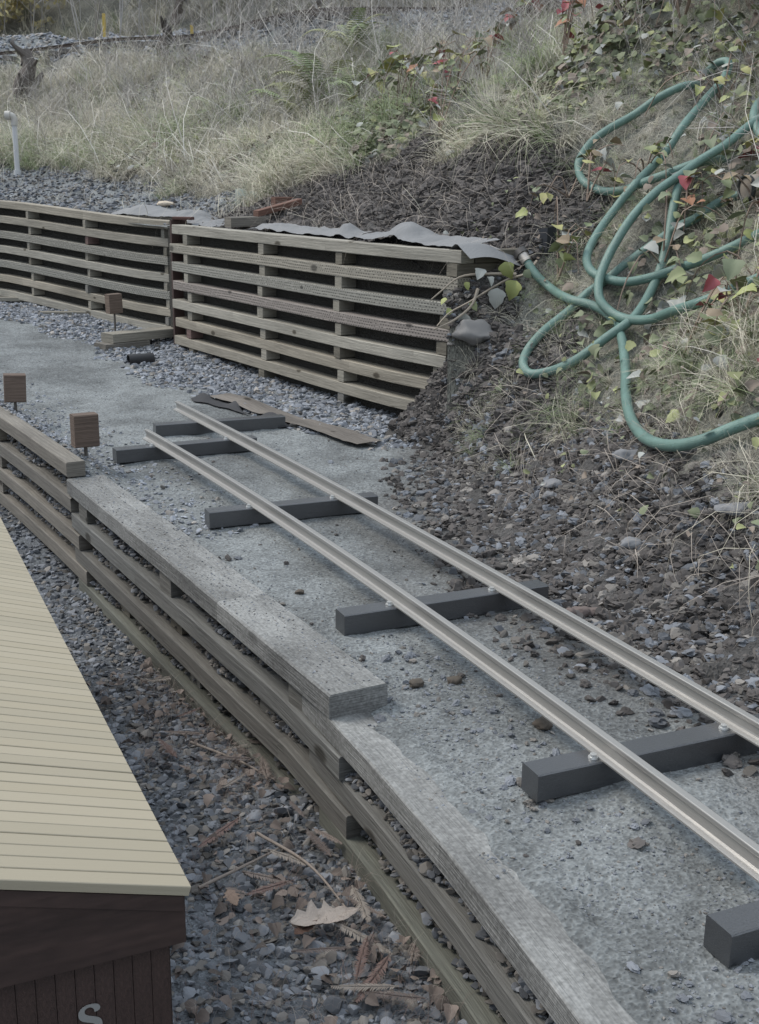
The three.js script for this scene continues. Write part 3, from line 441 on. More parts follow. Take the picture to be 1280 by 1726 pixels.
// ------------------------------------------------------------------ stones, clods, grit
for (const [k, up_] of [['B', 0.022], ['E', 0.03], ['C', 0.02], ['D', 0.008], ['F', 0.02], ['A', 0.0]]) for (const p of hosePaths[k]) p[1] += k === 'A' ? 0.012 : up_ * smooth(0.45, 0.75, p[1]);
const stoneM = plain(1, 1, 1, 0.92), clodM = plain(1, 1, 1, 1.0);
const chips = [101, 102, 103, 104, 105, 106].map(k => stone(k, 13, 2, 0.06)), clods = [201, 202, 203, 204].map(k => stone(k, 3, 2, 0.28)), grains = [301, 302, 303].map(k => stone(k, 6, 0, 0.15));
const grey = (lo, hi, warm = 0.25) => { const v = lo + (hi - lo) * rnd() ** 1.5, w = rnd() < warm ? 0.1 : -0.03; return lin(v * (0.97 + w), v, v * (1.06 - w * 1.4)); };
const earth = () => { const v = rr(0.55, 1.35); return lin(0.105 * v, 0.096 * v, 0.091 * v); };
function strew(n, sr, qf, hf, rad, col, o = {}) { const out = []; let guard = n * 6; while (out.length < n && guard-- > 0) { const s = rr(...sr), qr = qf(s), q = rr(qr[0], qr[1]); const [x, z] = toXZ(s, q); if (o.keep && !o.keep(s, q, x, z)) continue; const r = rad(); out.push({ p: [x, hf(s, q) + r * rr(...(o.sink || [-0.15, 0.35])), z], s: [r * rr(0.85, 1.2), r * rr(0.7, 1), r * rr(0.85, 1.2)], r: [rr(-0.6, 0.6), rnd() * 6.3, rr(-0.6, 0.6)], c: col(s, q, x, z) }); } return out; }
const skew = (a, b, p = 2.2) => () => a + (b - a) * rnd() ** p;
reseed(900);
scatter('ballast', 'stones', 'blue grey angular ballast stones beside the low wall', 'gravel', chips, stoneM, [
  ...strew(32000, [-2.6, -0.25], s => [-0.45, frontWall(s) + 0.01], lowSQ, skew(0.0045, 0.0105, 1.8), () => grey(0.10, 0.29, 0.3)),
  ...strew(9000, [-4.4, -2.6], s => [-0.35, frontWall(s) + 0.01], lowSQ, skew(0.0065, 0.0130, 1.7), () => grey(0.10, 0.30, 0.2)),
  ...strew(260, [-1.9, -0.4], s => [0.05, frontWall(s)], lowSQ, skew(0.011, 0.017), () => grey(0.12, 0.28, 0.15), { sink: [0.2, 0.6] })]);
scatter('wall_fill', 'stones', 'loose stones packed between the slats of the low wall', 'gravel', chips, stoneM,
  [0, 1, 2, 3].flatMap(k => strew(6500, [-4.4, 0.1], s => [frontWall(s) + 0.010, frontWall(s) + 0.056], (s, q) => { const c = s > -1.37, a = s < -2.72; const top = c ? -0.0134 - k * PITCH : a ? 0.0624 - k * PITCH : 0.0255 - k * PITCH; return top - PITCH + 0.003 + 0.036 * smooth(0.02, 0.05, q - frontWall(s)) * rnd(); }, skew(0.0035, 0.0095, 1.7), () => grey(0.09, 0.26, 0.4), { sink: [0.3, 0.9], keep: (s, q, x, z) => q - frontWall(s) > 0.006 + 0.044 * fbm(s * 11, k * 5, 2, 2) * (0.4 + 0.8 * rnd()) })));
scatter('coarse_gravel', 'stones', 'pale grey gravel along the foot of the tall wall', 'gravel', chips, stoneM, [
  ...strew(9500, [-6.8, -2.75], s => { const b = bankLine(s); return [b - 0.44, b + 0.07]; }, bedSQ, skew(0.006, 0.0155, 1.5), () => grey(0.17, 0.40, 0.12), { keep: (s, q, x, z) => { const e = bankLine(s) - q; return e < 0.22 + 0.22 * fbm(x * 3, z * 3, 8, 3) * 1.6 * rnd() ** 0.4; } }),
  ...strew(2600, [-4.6, -2.2], s => [frontWall(s) + 0.04, frontWall(s) + 0.34], bedSQ, skew(0.003, 0.0095, 2), () => grey(0.18, 0.40, 0.15), { keep: (s, q) => q - frontWall(s) < 0.1 + 0.26 * rnd() ** 2 })]);
scatter('stone_dust', 'grains', 'fine stone grit scattered over the track bed', 'gravel', grains, stoneM, [
  ...strew(24000, [-5.4, -0.1], s => [frontWall(s) + 0.075, bankLine(s) + 0.06], bedSQ, skew(0.0007, 0.0024, 3), () => grey(0.17, 0.27, 0.25), { sink: [0, 0.4] }),
  ...strew(3500, [-1.55, 0.1], s => [frontWall(s) + 0.03, frontWall(s) + 0.3], (s, q) => Math.max(bedSQ(s, q), -0.0125), skew(0.0008, 0.0030, 3), () => grey(0.15, 0.28, 0.2), { sink: [0, 0.4], keep: (s, q) => fbm(s * 7, q * 9, 4, 3) > 0.42 }),
  ...strew(1500, [-2.72, -1.36], s => [frontWall(s) + 0.002, frontWall(s) + 0.094], () => 0.0256, skew(0.0006, 0.0022, 2.6), () => grey(0.12, 0.36, 0.3), { sink: [0, 0.4] })]);
scatter('bed_lumps', 'lumps', 'small dark lumps of earth and stone dropped on the track bed', 'gravel', clods, clodM, [
  ...strew(170, [-3.4, -0.2], s => [frontWall(s) + 0.08, bankLine(s)], bedSQ, skew(0.0028, 0.0095, 2.4), () => rnd() < 0.5 ? earth() : grey(0.12, 0.3, 0.4), { sink: [0.1, 0.5] }),
  ...strew(140, [-1.5, -0.55], s => [frontWall(s) + 0.06, frontWall(s) + 0.24], bedSQ, skew(0.003, 0.008, 2.2), () => grey(0.14, 0.28, 0.3), { sink: [0.1, 0.5], keep: (s, q) => fbm(s * 5, q * 5, 14, 2) > 0.5 })]);
scatter('spilled_soil', 'lumps', 'mixed soil clods and stones spilled at the foot of the bank', 'soil', [...clods, ...chips], clodM, [
  ...strew(30000, [-3.0, 0.0], s => [bankLine(s) - 0.3, bankLine(s) + 0.6], soilTop, skew(0.003, 0.0145, 2.3), () => rnd() < 0.34 ? grey(0.11, 0.28, 0.5) : earth(), { keep: (s, q, x, z) => { const d = q - bankLine(s); if (s < -2.83 && (d > -0.02 || soilTop(s, q) < 0.02)) return false; return d > -0.24 * rnd() ** 2.6 - (heapSQ(s, q) > 0.02 ? 0.3 : 0) && cover(s, d, x, z).veg < 0.5 + 0.4 * rnd(); } })]);
scatter('heaped_soil', 'lumps', 'crumbly soil clods heaped against the wall end', 'soil', clods, clodM, strew(4200, [-2.98, -2.4], () => [1.70, 2.06], heapSQ, skew(0.004, 0.019, 2.2), () => rnd() < 0.15 ? grey(0.11, 0.24, 0.5) : earth(), { sink: [-0.3, 0.4], keep: (s, q) => heapSQ(s, q) > 0.015 && (s > -2.83 || q < nearBay(s) - 0.005) }));
scatter('dug_earth', 'lumps', 'dark crumbly dug earth behind the near bay of the wall', 'soil', clods, clodM,
  strew(24000, [-5.0, -2.3], s => [bankLine(s) + 0.1, bankLine(s) + 1.1], bankSQ, skew(0.004, 0.022, 2.8), earth, { sink: [-0.2, 0.3], keep: (s, q, x, z) => cover(s, q - bankLine(s), x, z).bare > 0.35 * rnd() + 0.2 }));
scatter('shelf_gravel', 'stones', 'grey gravel on the shelf behind the far bay', 'gravel', chips, stoneM,
  strew(6500, [-9.5, -4.6], s => [bankLine(s) + 0.08, bankLine(s) + 1.0], bankSQ, skew(0.007, 0.018, 1.6), () => grey(0.11, 0.27, 0.3), { keep: (s, q, x, z) => cover(s, q - bankLine(s), x, z).strip > 0.3 }));
scatter('upper_ballast', 'stones', 'pale ballast of the upper line along the hilltop bench', 'gravel', chips, stoneM,
  strew(15000, [-12, -3.2], s => [bankLine(s) + 2.3, bankLine(s) + 4.0], bankSQ, skew(0.011, 0.026, 1.4), () => grey(0.2, 0.42, 0.3), { keep: (s, q, x, z) => cover(s, q - bankLine(s), x, z).bench > 0.35 }));

// ------------------------------------------------------------------ grass, straw, brush
const bladeM = plain(1, 1, 1, 0.9, { side: THREE.DoubleSide });
function blades(seed, n, len, spread, lean, w) {
  reseed(seed); const P = [], I = [];
  for (let i = 0; i < n; i++) {
    const a = rnd() * 6.283, L = rr(...len), br = rnd() * spread, bx = Math.cos(a * 3.1) * br, bz = Math.sin(a * 3.1) * br, out = rr(...lean), droop = rr(0.2, 1.1), ww = w * rr(0.6, 1.2), twist = rr(-0.6, 0.6);
    const o = P.length / 3, N = 4;
    for (let k = 0; k <= N; k++) { const t = k / N, e = out * t + droop * t * t, r = L * t * Math.sin(Math.min(1.9, e)) , y = L * (t * Math.cos(Math.min(1.9, e * 0.8))); const aa = a + twist * t, x = bx + Math.cos(aa) * r, z = bz + Math.sin(aa) * r, hw = ww * (1 - t * 0.85) / 2; P.push(x - Math.sin(aa) * hw, y, z + Math.cos(aa) * hw, x + Math.sin(aa) * hw, y, z - Math.cos(aa) * hw); if (k) { const b = o + k * 2; I.push(b - 2, b - 1, b + 1, b - 2, b + 1, b); } }
  }
  const g = new THREE.BufferGeometry(); g.setAttribute('position', new THREE.Float32BufferAttribute(P, 3)); g.setIndex(I); g.computeVertexNormals(); return g;
}
const tufts = [1, 2, 3, 4, 5, 6].map(k => blades(400 + k, 30, [0.10, 0.30], 0.05, [0.1, 0.9], 0.0042)), longTufts = [1, 2, 3].map(k => blades(420 + k, 34, [0.2, 0.46], 0.05, [0.2, 0.8], 0.0045));
const up = V(0, 1, 0);
function slopeQuat(s, q, k, spin) { // lean downhill by k
  const e = 0.06, gs = (bankSQ(s + e, q) - bankSQ(s - e, q)) / (2 * e), gq = (bankSQ(s, q + e) - bankSQ(s, q - e)) / (2 * e); const dx = -(TX * gs + NX * gq), dz = -(TZ * gs + NZ * gq);
  const n = V(dx * k, 1, dz * k).normalize(); return new THREE.Quaternion().setFromUnitVectors(up, n).multiply(new THREE.Quaternion().setFromAxisAngle(up, spin));
}
function plant(n, sr, dr, test, sc, col, k = 0.8) { const out = []; let guard = n * 8; while (out.length < n && guard-- > 0) { const s = rr(...sr), d = rr(...dr), q = bankLine(s) + d, [x, z] = toXZ(s, q), c = cover(s, d, x, z); if (!test(c, s, d, x, z)) continue; out.push({ p: [x, bankSQ(s, q) - 0.01, z], s: sc(s, d), q: slopeQuat(s, q, k * rr(0.4, 1.4), rnd() * 6.3), c: col(s, d, x, z) }); } return out; }
const strawC = () => { const v = rr(0.55, 1.15); return lin(0.66 * v, 0.62 * v, 0.50 * v); }, deadC = () => { const v = rr(0.5, 1.2); return lin(0.47 * v, 0.435 * v, 0.385 * v); }, greenC = () => { const v = rr(0.6, 1.3); return lin(0.30 * v, 0.36 * v, 0.20 * v); };
const lush = (x, z) => smooth(0.46, 0.62, fbm(x * 0.9, z * 0.9, 120, 3));
reseed(1500);
const bramSpots = [[0.148, -6.05, 0.3], [0.05, -5.75, 0.22], [0.216, -4.93, 0.2], [0.30, -5.5, 0.25], [0.50, -6.2, 0.25], [0.66, -4.72, 0.2], [0.98, -4.22, 0.24], [1.18, -4.13, 0.24], [0.82, -4.4, 0.2]];
const hosePts = Object.values(hosePaths).flatMap(P => new THREE.CatmullRomCurve3(P.map(p => V(...p))).getPoints(70));
const hoseGap = (x, z) => { let m = 9; for (const p of hosePts) { const d = (p.x - x) ** 2 + (p.z - z) ** 2; if (d < m) m = d; } return Math.sqrt(m); };
const grassC = (s, d, x, z) => rnd() < 0.15 + 0.6 * lush(x, z) ? greenC() : rnd() < 0.7 ? strawC() : deadC();
const clear = items => items.filter(t => { for (const [x, z, r] of bramSpots) { const h = Math.hypot(t.p[0] - x, t.p[2] - z); if (h < r * 1.7 && typeof t.s === 'number') { if (hash3(Math.round(t.p[0] * 5000), Math.round(t.p[2] * 5000), 7) < 0.6) return false; t.s *= 0.55; } } if (t.p[0] < 0.3 || t.p[2] < -4) return true; const h = hoseGap(t.p[0], t.p[2]); if (h < 0.06) return false; if (h < 0.22 && typeof t.s === 'number') t.s *= 0.35 + 0.65 * h / 0.22; return true; });
scatter('dry_grass', 'tufts', 'matted dry and green grass covering the hillside', 'grass', [...tufts], bladeM, [
  ...clear(plant(5000, [-9, -2.8], [0.25, 2.6], (c, s, d, x, z) => c.veg > 0.45 * rnd() + 0.3 && c.bench < 0.2 && rnd() > 0.5 * smooth(-4.2, -3.2, s) && fbm(x * 4, z * 4, 210, 2) > 0.34 + 0.2 * rnd(), () => rr(0.25, 0.5) + 0.35 * rnd() ** 3, grassC, 1.6)),
  ...clear(plant(2700, [-3.0, -0.2], [0.25, 3.2], (c, s, d) => c.veg > 0.45 * rnd() + 0.3, () => rr(0.2, 0.5), (s, d, x, z) => rnd() < 0.2 ? greenC() : rnd() < 0.55 ? strawC() : deadC(), 1.4)),
  ...plant(1300, [-14, -8], [0.6, 2.5], c => c.veg > 0.5 && c.bench < 0.2, () => rr(0.5, 1.0), grassC, 0.8),
  ...plant(1500, [-15, -3], [4.1, 8], c => c.bench < 0.2, () => rr(0.6, 1.2), () => rnd() < 0.15 ? greenC() : strawC(), 0.5)]);
scatter('short_weeds', 'tufts', 'short matted weeds and dead grass between the hose loops', 'grass', tufts, bladeM,
  plant(5200, [-3.3, -0.3], [0.3, 2.3], c => c.veg > 0.3, () => rr(0.10, 0.27), () => { const t = rnd(); return t < 0.35 ? greenC() : t < 0.7 ? deadC() : strawC(); }, 1.3));
scatter('long_grass', 'tufts', 'long pale grass hanging down over the dug earth', 'grass', longTufts, bladeM, [
  ...clear(plant(420, [-5.2, -2.7], [0.45, 1.3], (c) => c.veg > 0.2 && rnd() < 0.7, () => rr(0.35, 0.75), () => rnd() < 0.75 ? strawC() : greenC(), 2.6)),
  ...plant(330, [-8, -4.6], [0.7, 1.4], (c) => c.veg > 0.3, () => rr(0.35, 0.7), (s, d, x, z) => rnd() < 0.3 + 0.5 * lush(x, z) ? greenC() : strawC(), 2.2),
  ...clear(plant(170, [-2.6, -0.3], [0.3, 1.6], (c) => c.veg > 0.3, () => rr(0.25, 0.55), () => rnd() < 0.6 ? strawC() : greenC(), 1.9)),
  ...plant(60, [-2.75, -2.2], [0.05, 0.4], () => true, () => rr(0.10, 0.22), () => rnd() < 0.6 ? strawC() : greenC(), 1.6),
  ...clear(plant(60, [-1.9, -1.25], [0.42, 0.8], () => true, () => rr(0.35, 0.6), () => rnd() < 0.4 ? strawC() : greenC(), 1.2))]);
// lying straws and dead stalks
const stalks = [1, 2, 3, 4].map(k => blades(460 + k, 2, [0.25, 0.62], 0.02, [0.3, 1.2], 0.0052));
const straws = [1, 2, 3].map(k => blades(440 + k, 3, [0.12, 0.38], 0.02, [1.2, 1.6], 0.0036));
scatter('arching_stalks', 'stalks', 'pale arching dead stalks among the hillside grass', 'litter', stalks, bladeM,
  clear(plant(1300, [-9, -1.0], [0.5, 3.0], (c, s, d) => c.veg > 0.5 && c.bench < 0.2, () => rr(0.45, 1.0), () => { const v = rr(0.7, 1.2); return lin(0.70 * v, 0.67 * v, 0.61 * v); }, 1.3)));
scatter('straw_litter', 'straws', 'dead straws lying about on the bank', 'litter', straws, bladeM,
  [...plant(420, [-4.9, -0.4], [0.12, 0.9], (c) => c.bare > 0.4, () => rr(0.25, 0.7), () => { const v = rr(0.5, 1.1); return lin(0.42 * v, 0.37 * v, 0.32 * v); }, 1)].concat(clear(plant(6000, [-8, -0.2], [0.15, 3], (c, s, d) => rnd() < 0.05 + c.veg && c.bench < 0.4, () => rr(0.4, 0.9), () => rnd() < 0.6 ? strawC() : deadC(), 1))));
function twig(seed, h, n) { reseed(seed); const parts = [], top = V(rr(-0.15, 0.15) * h, h, rr(-0.15, 0.15) * h), mid = V(rr(-0.08, 0.08) * h, h * 0.5, rr(-0.08, 0.08) * h); parts.push(taper([V(0, 0, 0), mid, top], 0.004, 0.0012, 5, 3)); for (let i = 0; i < n; i++) { const t = rr(0.2, 0.95), b = V(0, 0, 0).lerp(mid, Math.min(1, t * 2)).lerp(top, Math.max(0, t * 2 - 1)), a = rnd() * 6.3, L = h * rr(0.15, 0.4); parts.push(taper([b, V(b.x + Math.cos(a) * L * 0.5, b.y + L * 0.5, b.z + Math.sin(a) * L * 0.5), V(b.x + Math.cos(a) * L * 0.8, b.y + L * rr(0.6, 1.1), b.z + Math.sin(a) * L * 0.8)], 0.0022, 0.0008, 3, 3)); } return mergeGeometries(parts.map(p => p.toNonIndexed ? p.toNonIndexed() : p)); }
const twigs = [1, 2, 3, 4, 5].map(k => twig(500 + k, 1, 9)), twigM = plain(1, 1, 1, 0.9);
const twigC = () => { const v = rr(0.5, 1.25); return lin(0.50 * v, 0.475 * v, 0.45 * v); };
scatter('dead_brush', 'stems', 'thin dead stems standing over the grassy hillside', 'brush', twigs, twigM, [
  ...plant(1500, [-9.5, -4.0], [0.9, 3.1], (c, s, d, x, z) => fbm(x * 1.1, z * 1.1, 140, 3) > 0.40, (s, d) => { const k = rr(0.14, 0.42) * (0.7 + 0.35 * d / 2); return [k * 1.3, k, k * 1.3]; }, twigC, 0.25),
  ...plant(500, [-14, -3.4], [4.1, 7.5], c => c.bench < 0.1, () => { const k = rr(0.5, 1.5); return [k * 1.4, k, k * 1.4]; }, twigC, 0.1),
  ...plant(220, [-4.2, -1.2], [0.8, 2.6], c => c.veg > 0.6, () => rr(0.18, 0.42), twigC, 0.7)]);
// small leaves of the undergrowth
const leafM = plain(1, 1, 1, 0.75, { side: THREE.DoubleSide });
function leafGeo(seed, k = 1) { reseed(seed); const roll = rr(-0.5, 0.5), droop = rr(0.15, 0.6), tw = rr(-0.4, 0.4); return sheet(6, 9, (u, v) => { const w = Math.pow(Math.sin(Math.PI * Math.min(1, Math.pow(v, 0.62))), 0.85) * 0.40 * (1 + 0.10 * Math.sin(v * 40)), x = (u - 0.5) * 2 * w, a = tw * (v - 0.4), y = k * 0.5 * Math.abs(x) - droop * v * v + 0.5 * roll * x * v + 0.02 * Math.sin(v * 22) * Math.abs(u - 0.5); return V(x * Math.cos(a) - y * Math.sin(a), y * Math.cos(a) + x * Math.sin(a), v * (1 - 0.15 * droop)); }, (p, u, v) => [u, v]); }
const leaves = [1, 2, 3, 4, 5, 6].map(k => leafGeo(600 + k, [0.3, 0.9, -0.4, 0.6, 1.2, 0.1][k - 1]));
const leafC = () => { const t = rnd(), v = rr(0.65, 1.25); return t < 0.46 ? lin(0.19 * v, 0.215 * v, 0.13 * v) : t < 0.62 ? lin(0.29 * v, 0.31 * v, 0.15 * v) : t < 0.74 ? lin(0.33 * v, 0.34 * v, 0.32 * v) : t < 0.992 ? lin(0.21 * v, 0.172 * v, 0.14 * v) : lin(0.26 * v, 0.09 * v, 0.09 * v); };
const leafItems = (n, sr, dr, size, test) => plant(n, sr, dr, test, () => rr(...size), leafC, 1).map(t => { t.p[1] += rr(0.01, 0.09); t.q = t.q.multiply(new THREE.Quaternion().setFromEuler(new THREE.Euler(rr(-0.7, 0.6), 0, rr(-0.7, 0.7)))); return t; });
scatter('undergrowth', 'leaves', 'small bramble and weed leaves carpeting the right bank', 'ground cover', leaves, leafM, [
  ...leafItems(12000, [-3.6, -0.3], [0.36, 2.6], [0.014, 0.042], (c, s, d, x, z) => c.veg > 0.4 && fbm(x * 2.4, z * 2.4, 160, 3) > 0.28 + 0.14 * rnd() && hoseGap(x, z) > 0.022),
  ...leafItems(260, [-3.1, -0.6], [0.12, 0.4], [0.010, 0.024], () => true),
  ...leafItems(5200, [-8, -3.2], [0.55, 2.6], [0.02, 0.055], (c, s, d, x, z) => c.veg > 0.5 && fbm(x * 1.6, z * 1.6, 160, 3) > 0.40 + 0.1 * rnd())]);

// ------------------------------------------------------------------ garden hose
{
  const t = thing('garden_hose', 'green garden hose lying in tangled loops on the overgrown bank', 'hose');
  const hoseTex = tex(256, 256, (u, v) => { const a = fbm(u * 8, v * 4, 3, 4, 8), b = vnoise(u * 60, v * 30, 5, 60); const g = 0.88 + (a - 0.5) * 0.16 - (b > 0.82 ? 0.16 * a : 0); return [g * 0.99, g, g * 0.985]; }); const hm = new THREE.MeshPhysicalMaterial({ map: rep(hoseTex, 6, 1), color: lin(0.20, 0.335, 0.30), roughness: 0.42, bumpMap: rep(gritBump, 1, 1), bumpScale: 0.0006, clearcoat: 0.05, clearcoatRoughness: 0.5 });
  for (const k of Object.keys(hosePaths)) mesh('hose_loop', tube(hosePaths[k].map(p => V(...p)), 0.0122, 150, 12), hm, t);
  const c = new THREE.Group(); c.name = 'coupling'; const a = V(...hosePaths.A[0]), b = V(...hosePaths.A[1]), dir = a.clone().sub(b).normalize(); c.position.copy(a); c.quaternion.setFromUnitVectors(up, dir); t.add(c);
  mesh('ferrule', new THREE.CylinderGeometry(0.0165, 0.0155, 0.03, 16), plain(0.45, 0.42, 0.38, 0.4, { metalness: 0.7 }), c);
  mesh('swivel_nut', new THREE.CylinderGeometry(0.021, 0.021, 0.018, 8), plain(0.10, 0.095, 0.09, 0.5, { metalness: 0.4 }), c).position.y = 0.022;
}
{ const t = thing('hose_connector', 'chunky grey hose connector with a black collar at the bank edge', 'hose fitting', [0.955, 0.715, -3.19], 0.35); const ax = new THREE.Group(); ax.name = 'barrel'; ax.rotation.z = -Math.PI / 2 + 0.1; t.add(ax);
  mesh('barrel_sleeve', new THREE.LatheGeometry([[0.0, -0.02], [0.030, -0.02], [0.033, -0.012], [0.033, 0.03], [0.027, 0.05], [0.020, 0.06], [0, 0.06]].map(p => new THREE.Vector2(...p)), 20), plain(0.34, 0.30, 0.26, 0.55), ax); mesh('collar', new THREE.TorusGeometry(0.031, 0.006, 8, 20).rotateX(Math.PI / 2), plain(0.03, 0.035, 0.035, 0.6), ax).position.y = -0.018; }

// ------------------------------------------------------------------ rocks
function rock(name, p, s, col, label, seed, group) { const g0 = mergeVertices(stone(seed, 2, 4, 0.0).deleteAttribute('normal')), gp = g0.attributes.position; for (let i = 0; i < gp.count; i++) { const x = gp.getX(i), y = gp.getY(i), z = gp.getZ(i), k = 1 + 0.95 * (fbm(x * 1.6 + seed, y * 1.6, z * 1.6 + 9, 4) - 0.5) + 0.3 * (fbm(x * 6, y * 6 + seed, z * 6, 2) - 0.5); gp.setXYZ(i, x * k, y * k, z * k); } g0.computeVertexNormals(); const g = g0; g.scale(s[0], s[1], s[2]); g.translate(...p); const m = solo(name, g, new THREE.MeshStandardMaterial({ color: lin(...col), roughness: 0.95, bumpMap: rep(gritBump, 3, 3), bumpScale: 0.004 }), label, 'rock', group); return m; }
rock('rock', [0.262, 0.310, -3.345], [0.046, 0.046, 0.042], [0.22, 0.215, 0.21], 'pale grey rock lodged against the buried end of the wall', 31);
rock('rock', [0.842, 1.66, -7.08], [0.10, 0.085, 0.09], [0.13, 0.105, 0.095], 'dark brown boulder on the upper ballast', 32);
rock('rock', [-0.60, 0.62, -5.46], [0.05, 0.075, 0.045], [0.36, 0.40, 0.37], 'pale greenish lump of rubble behind the tilted offcut', 33);
rock('rock', [-1.195, 0.79, -6.72], [0.055, 0.035, 0.04], [0.62, 0.68, 0.64], 'small whitish crumpled lump on the grassy slope', 34);
rock('broken_brick', [-1.02, 0.60, -5.72], [0.035, 0.018, 0.03], [0.58, 0.50, 0.40], 'small tan broken block on the shelf behind the fabric', 35);
for (const [x, z, r] of [[0.385, -2.56, 0.028], [0.375, -2.50, 0.02], [0.63, -2.03, 0.034], [0.52, -2.42, 0.03], [0.70, -1.80, 0.028], [0.47, -2.12, 0.024], [0.60, -2.28, 0.026]]) rock('bank_stone', [x, bank(x, z) + r * 0.4, z], [r, r * 0.62, r * 0.8], [0.22, 0.225, 0.235], 'pale stone lying in the dark soil at the foot of the bank', 40 + Math.round(x * 100), 'pale stones on the foot of the bank');
for (const [x, z, r, c] of [[0.115, -1.653, 0.0115, 0], [0.059, -1.641, 0.010, 0], [0.229, -1.496, 0.012, 0], [-0.143, -2.029, 0.009, 0], [0.35, -1.93, 0.017, 1], [0.33, -1.915, 0.016, 1], [0.372, -1.935, 0.015, 1]]) rock('dirt_clod', [x, bed(x, z) + r * 0.4, z], [r, r * 0.8, r], c ? [0.15, 0.12, 0.11] : [0.10, 0.085, 0.07], c ? 'brown dirt clod heaped against a plastic sleeper' : 'brown dirt clod dropped on the track bed by the rail', 60 + Math.round(z * 100) * -1, c ? 'clods against the sleeper' : 'clods on the track bed');

// ------------------------------------------------------------------ pipe, stump, upper line
{ const t = thing('standpipe', 'upright pale plastic standpipe with an elbow on top', 'pipe', [-2.175, 0.70, -7.32]); const m = plain(0.58, 0.59, 0.60, 0.5); mesh('riser', new THREE.CylinderGeometry(0.0155, 0.0155, 0.33, 14).translate(0, 0.165, 0), m, t); mesh('elbow', tube([V(0, 0.30, 0), V(0, 0.335, 0), V(-0.010, 0.352, 0.003), V(-0.028, 0.356, 0.006)], 0.021, 14, 12), plain(0.52, 0.50, 0.46, 0.5), t); mesh('outlet', new THREE.CylinderGeometry(0.027, 0.027, 0.03, 14).rotateZ(Math.PI / 2).translate(-0.032, 0.355, 0.008), plain(0.52, 0.50, 0.46, 0.5), t); mesh('foot', new THREE.CylinderGeometry(0.022, 0.024, 0.06, 14).translate(0, 0.02, 0), m, t); }
function snag(name, label, p, k, seed, col) { reseed(seed); const t = thing(name, label, 'stump', p); const m = plain(...col, 0.95, { bumpMap: rep(woodBump, 2, 2), bumpScale: 0.004 }); mesh('trunk', taper([V(0.02, -0.1, 0), V(-0.02, 0.08, 0.02), V(0.03, 0.2, 0), V(0.0, 0.3, -0.02)].map(v => v.multiplyScalar(k)), 0.075 * k, 0.035 * k, 12, 9), m, t); for (let i = 0; i < 9; i++) { const a = rnd() * 6.3, h = rr(0.0, 0.28) * k, L = rr(0.06, 0.13) * k; mesh(h > 0.12 * k ? 'broken_limb' : 'root', taper([V(0, h, 0), V(Math.cos(a) * L * 0.5, h + 0.03 * k, Math.sin(a) * L * 0.5), V(Math.cos(a) * L, h + rr(0.03, 0.12) * k, Math.sin(a) * L)], 0.028 * k, 0.008 * k, 7, 6), m, t); } }
snag('old_stump', 'gnarled grey stump standing on the slope under the upper line', [-2.50, 1.22, -8.75], 1.1, 5, [0.17, 0.15, 0.135]);
snag('root_ball', 'dark tangled root ball at the edge of the upper ballast', [-1.54, 1.52, -8.86], 0.75, 9, [0.10, 0.088, 0.08]);
{ const t = thing('upper_track', 'rails of the upper line crossing the hilltop above the grass', 'railway track'); const pts = [[-6.5, -10.6], [-4.6, -10.25], [-2.941, -9.70], [-1.97, -9.36], [-1.393, -9.20], [-0.527, -8.72], [0.6, -8.1], [1.8, -7.2]].map(([x, z]) => V(x, bank(x, z) + 0.045, z)); const c = new THREE.CatmullRomCurve3(pts).getPoints(60), rust = plain(0.085, 0.065, 0.055, 0.7, { metalness: 0.3 });
  for (const o of [0, 0.2]) mesh('rail', sweep(c.map(p => V(p.x + 0.1 * o, p.y + 0.01, p.z - o)), railSec.map(([a, b]) => [a * 0.8, b * 0.85]), { us: 1 }), rust, t);
  for (let i = 1; i < 58; i++) { const p = c[i], g = mesh('sleeper', sleeperGeo, plain(0.16, 0.15, 0.14, 0.9), t); g.position.set(p.x - 0.05, p.y - 0.048, p.z + 0.1); g.rotation.y = 1.15; } }
for (const [x, y, z, h, lab] of [[-2.142, 1.70, -9.62, 0.2, 'short yellow marker stake on the upper line, beside the yellow trees'], [-1.43, 1.66, -9.3, 0.13, 'short yellow marker stake on the upper line, above the root ball']]) solo('marker_stake', sweep([V(x, y, z), V(x + 0.01, y, z), V(x + 0.022, y, z)], rect(0.016, h, 0.002), { keep: true }), plain(0.55, 0.40, 0.10, 0.7), lab, 'stake', 'yellow stakes on the upper line');
reseed(2100);
// bleached curved branch on the slope
solo('dead_branch', mergeGeometries([taper([[-1.653, 1.12, -8.0], [-1.60, 1.06, -7.80], [-1.50, 1.05, -7.70], [-1.38, 1.075, -7.62], [-1.25, 1.13, -7.6], [-1.12, 1.20, -7.66]].map(p => V(...p)), 0.010, 0.005, 20, 6), taper([V(-1.38, 1.075, -7.62), V(-1.34, 1.14, -7.60), V(-1.36, 1.22, -7.62)], 0.006, 0.002, 6, 5)]), plain(0.52, 0.50, 0.46, 0.85), 'bleached curved branch lying in the grass of the slope', 'branch');

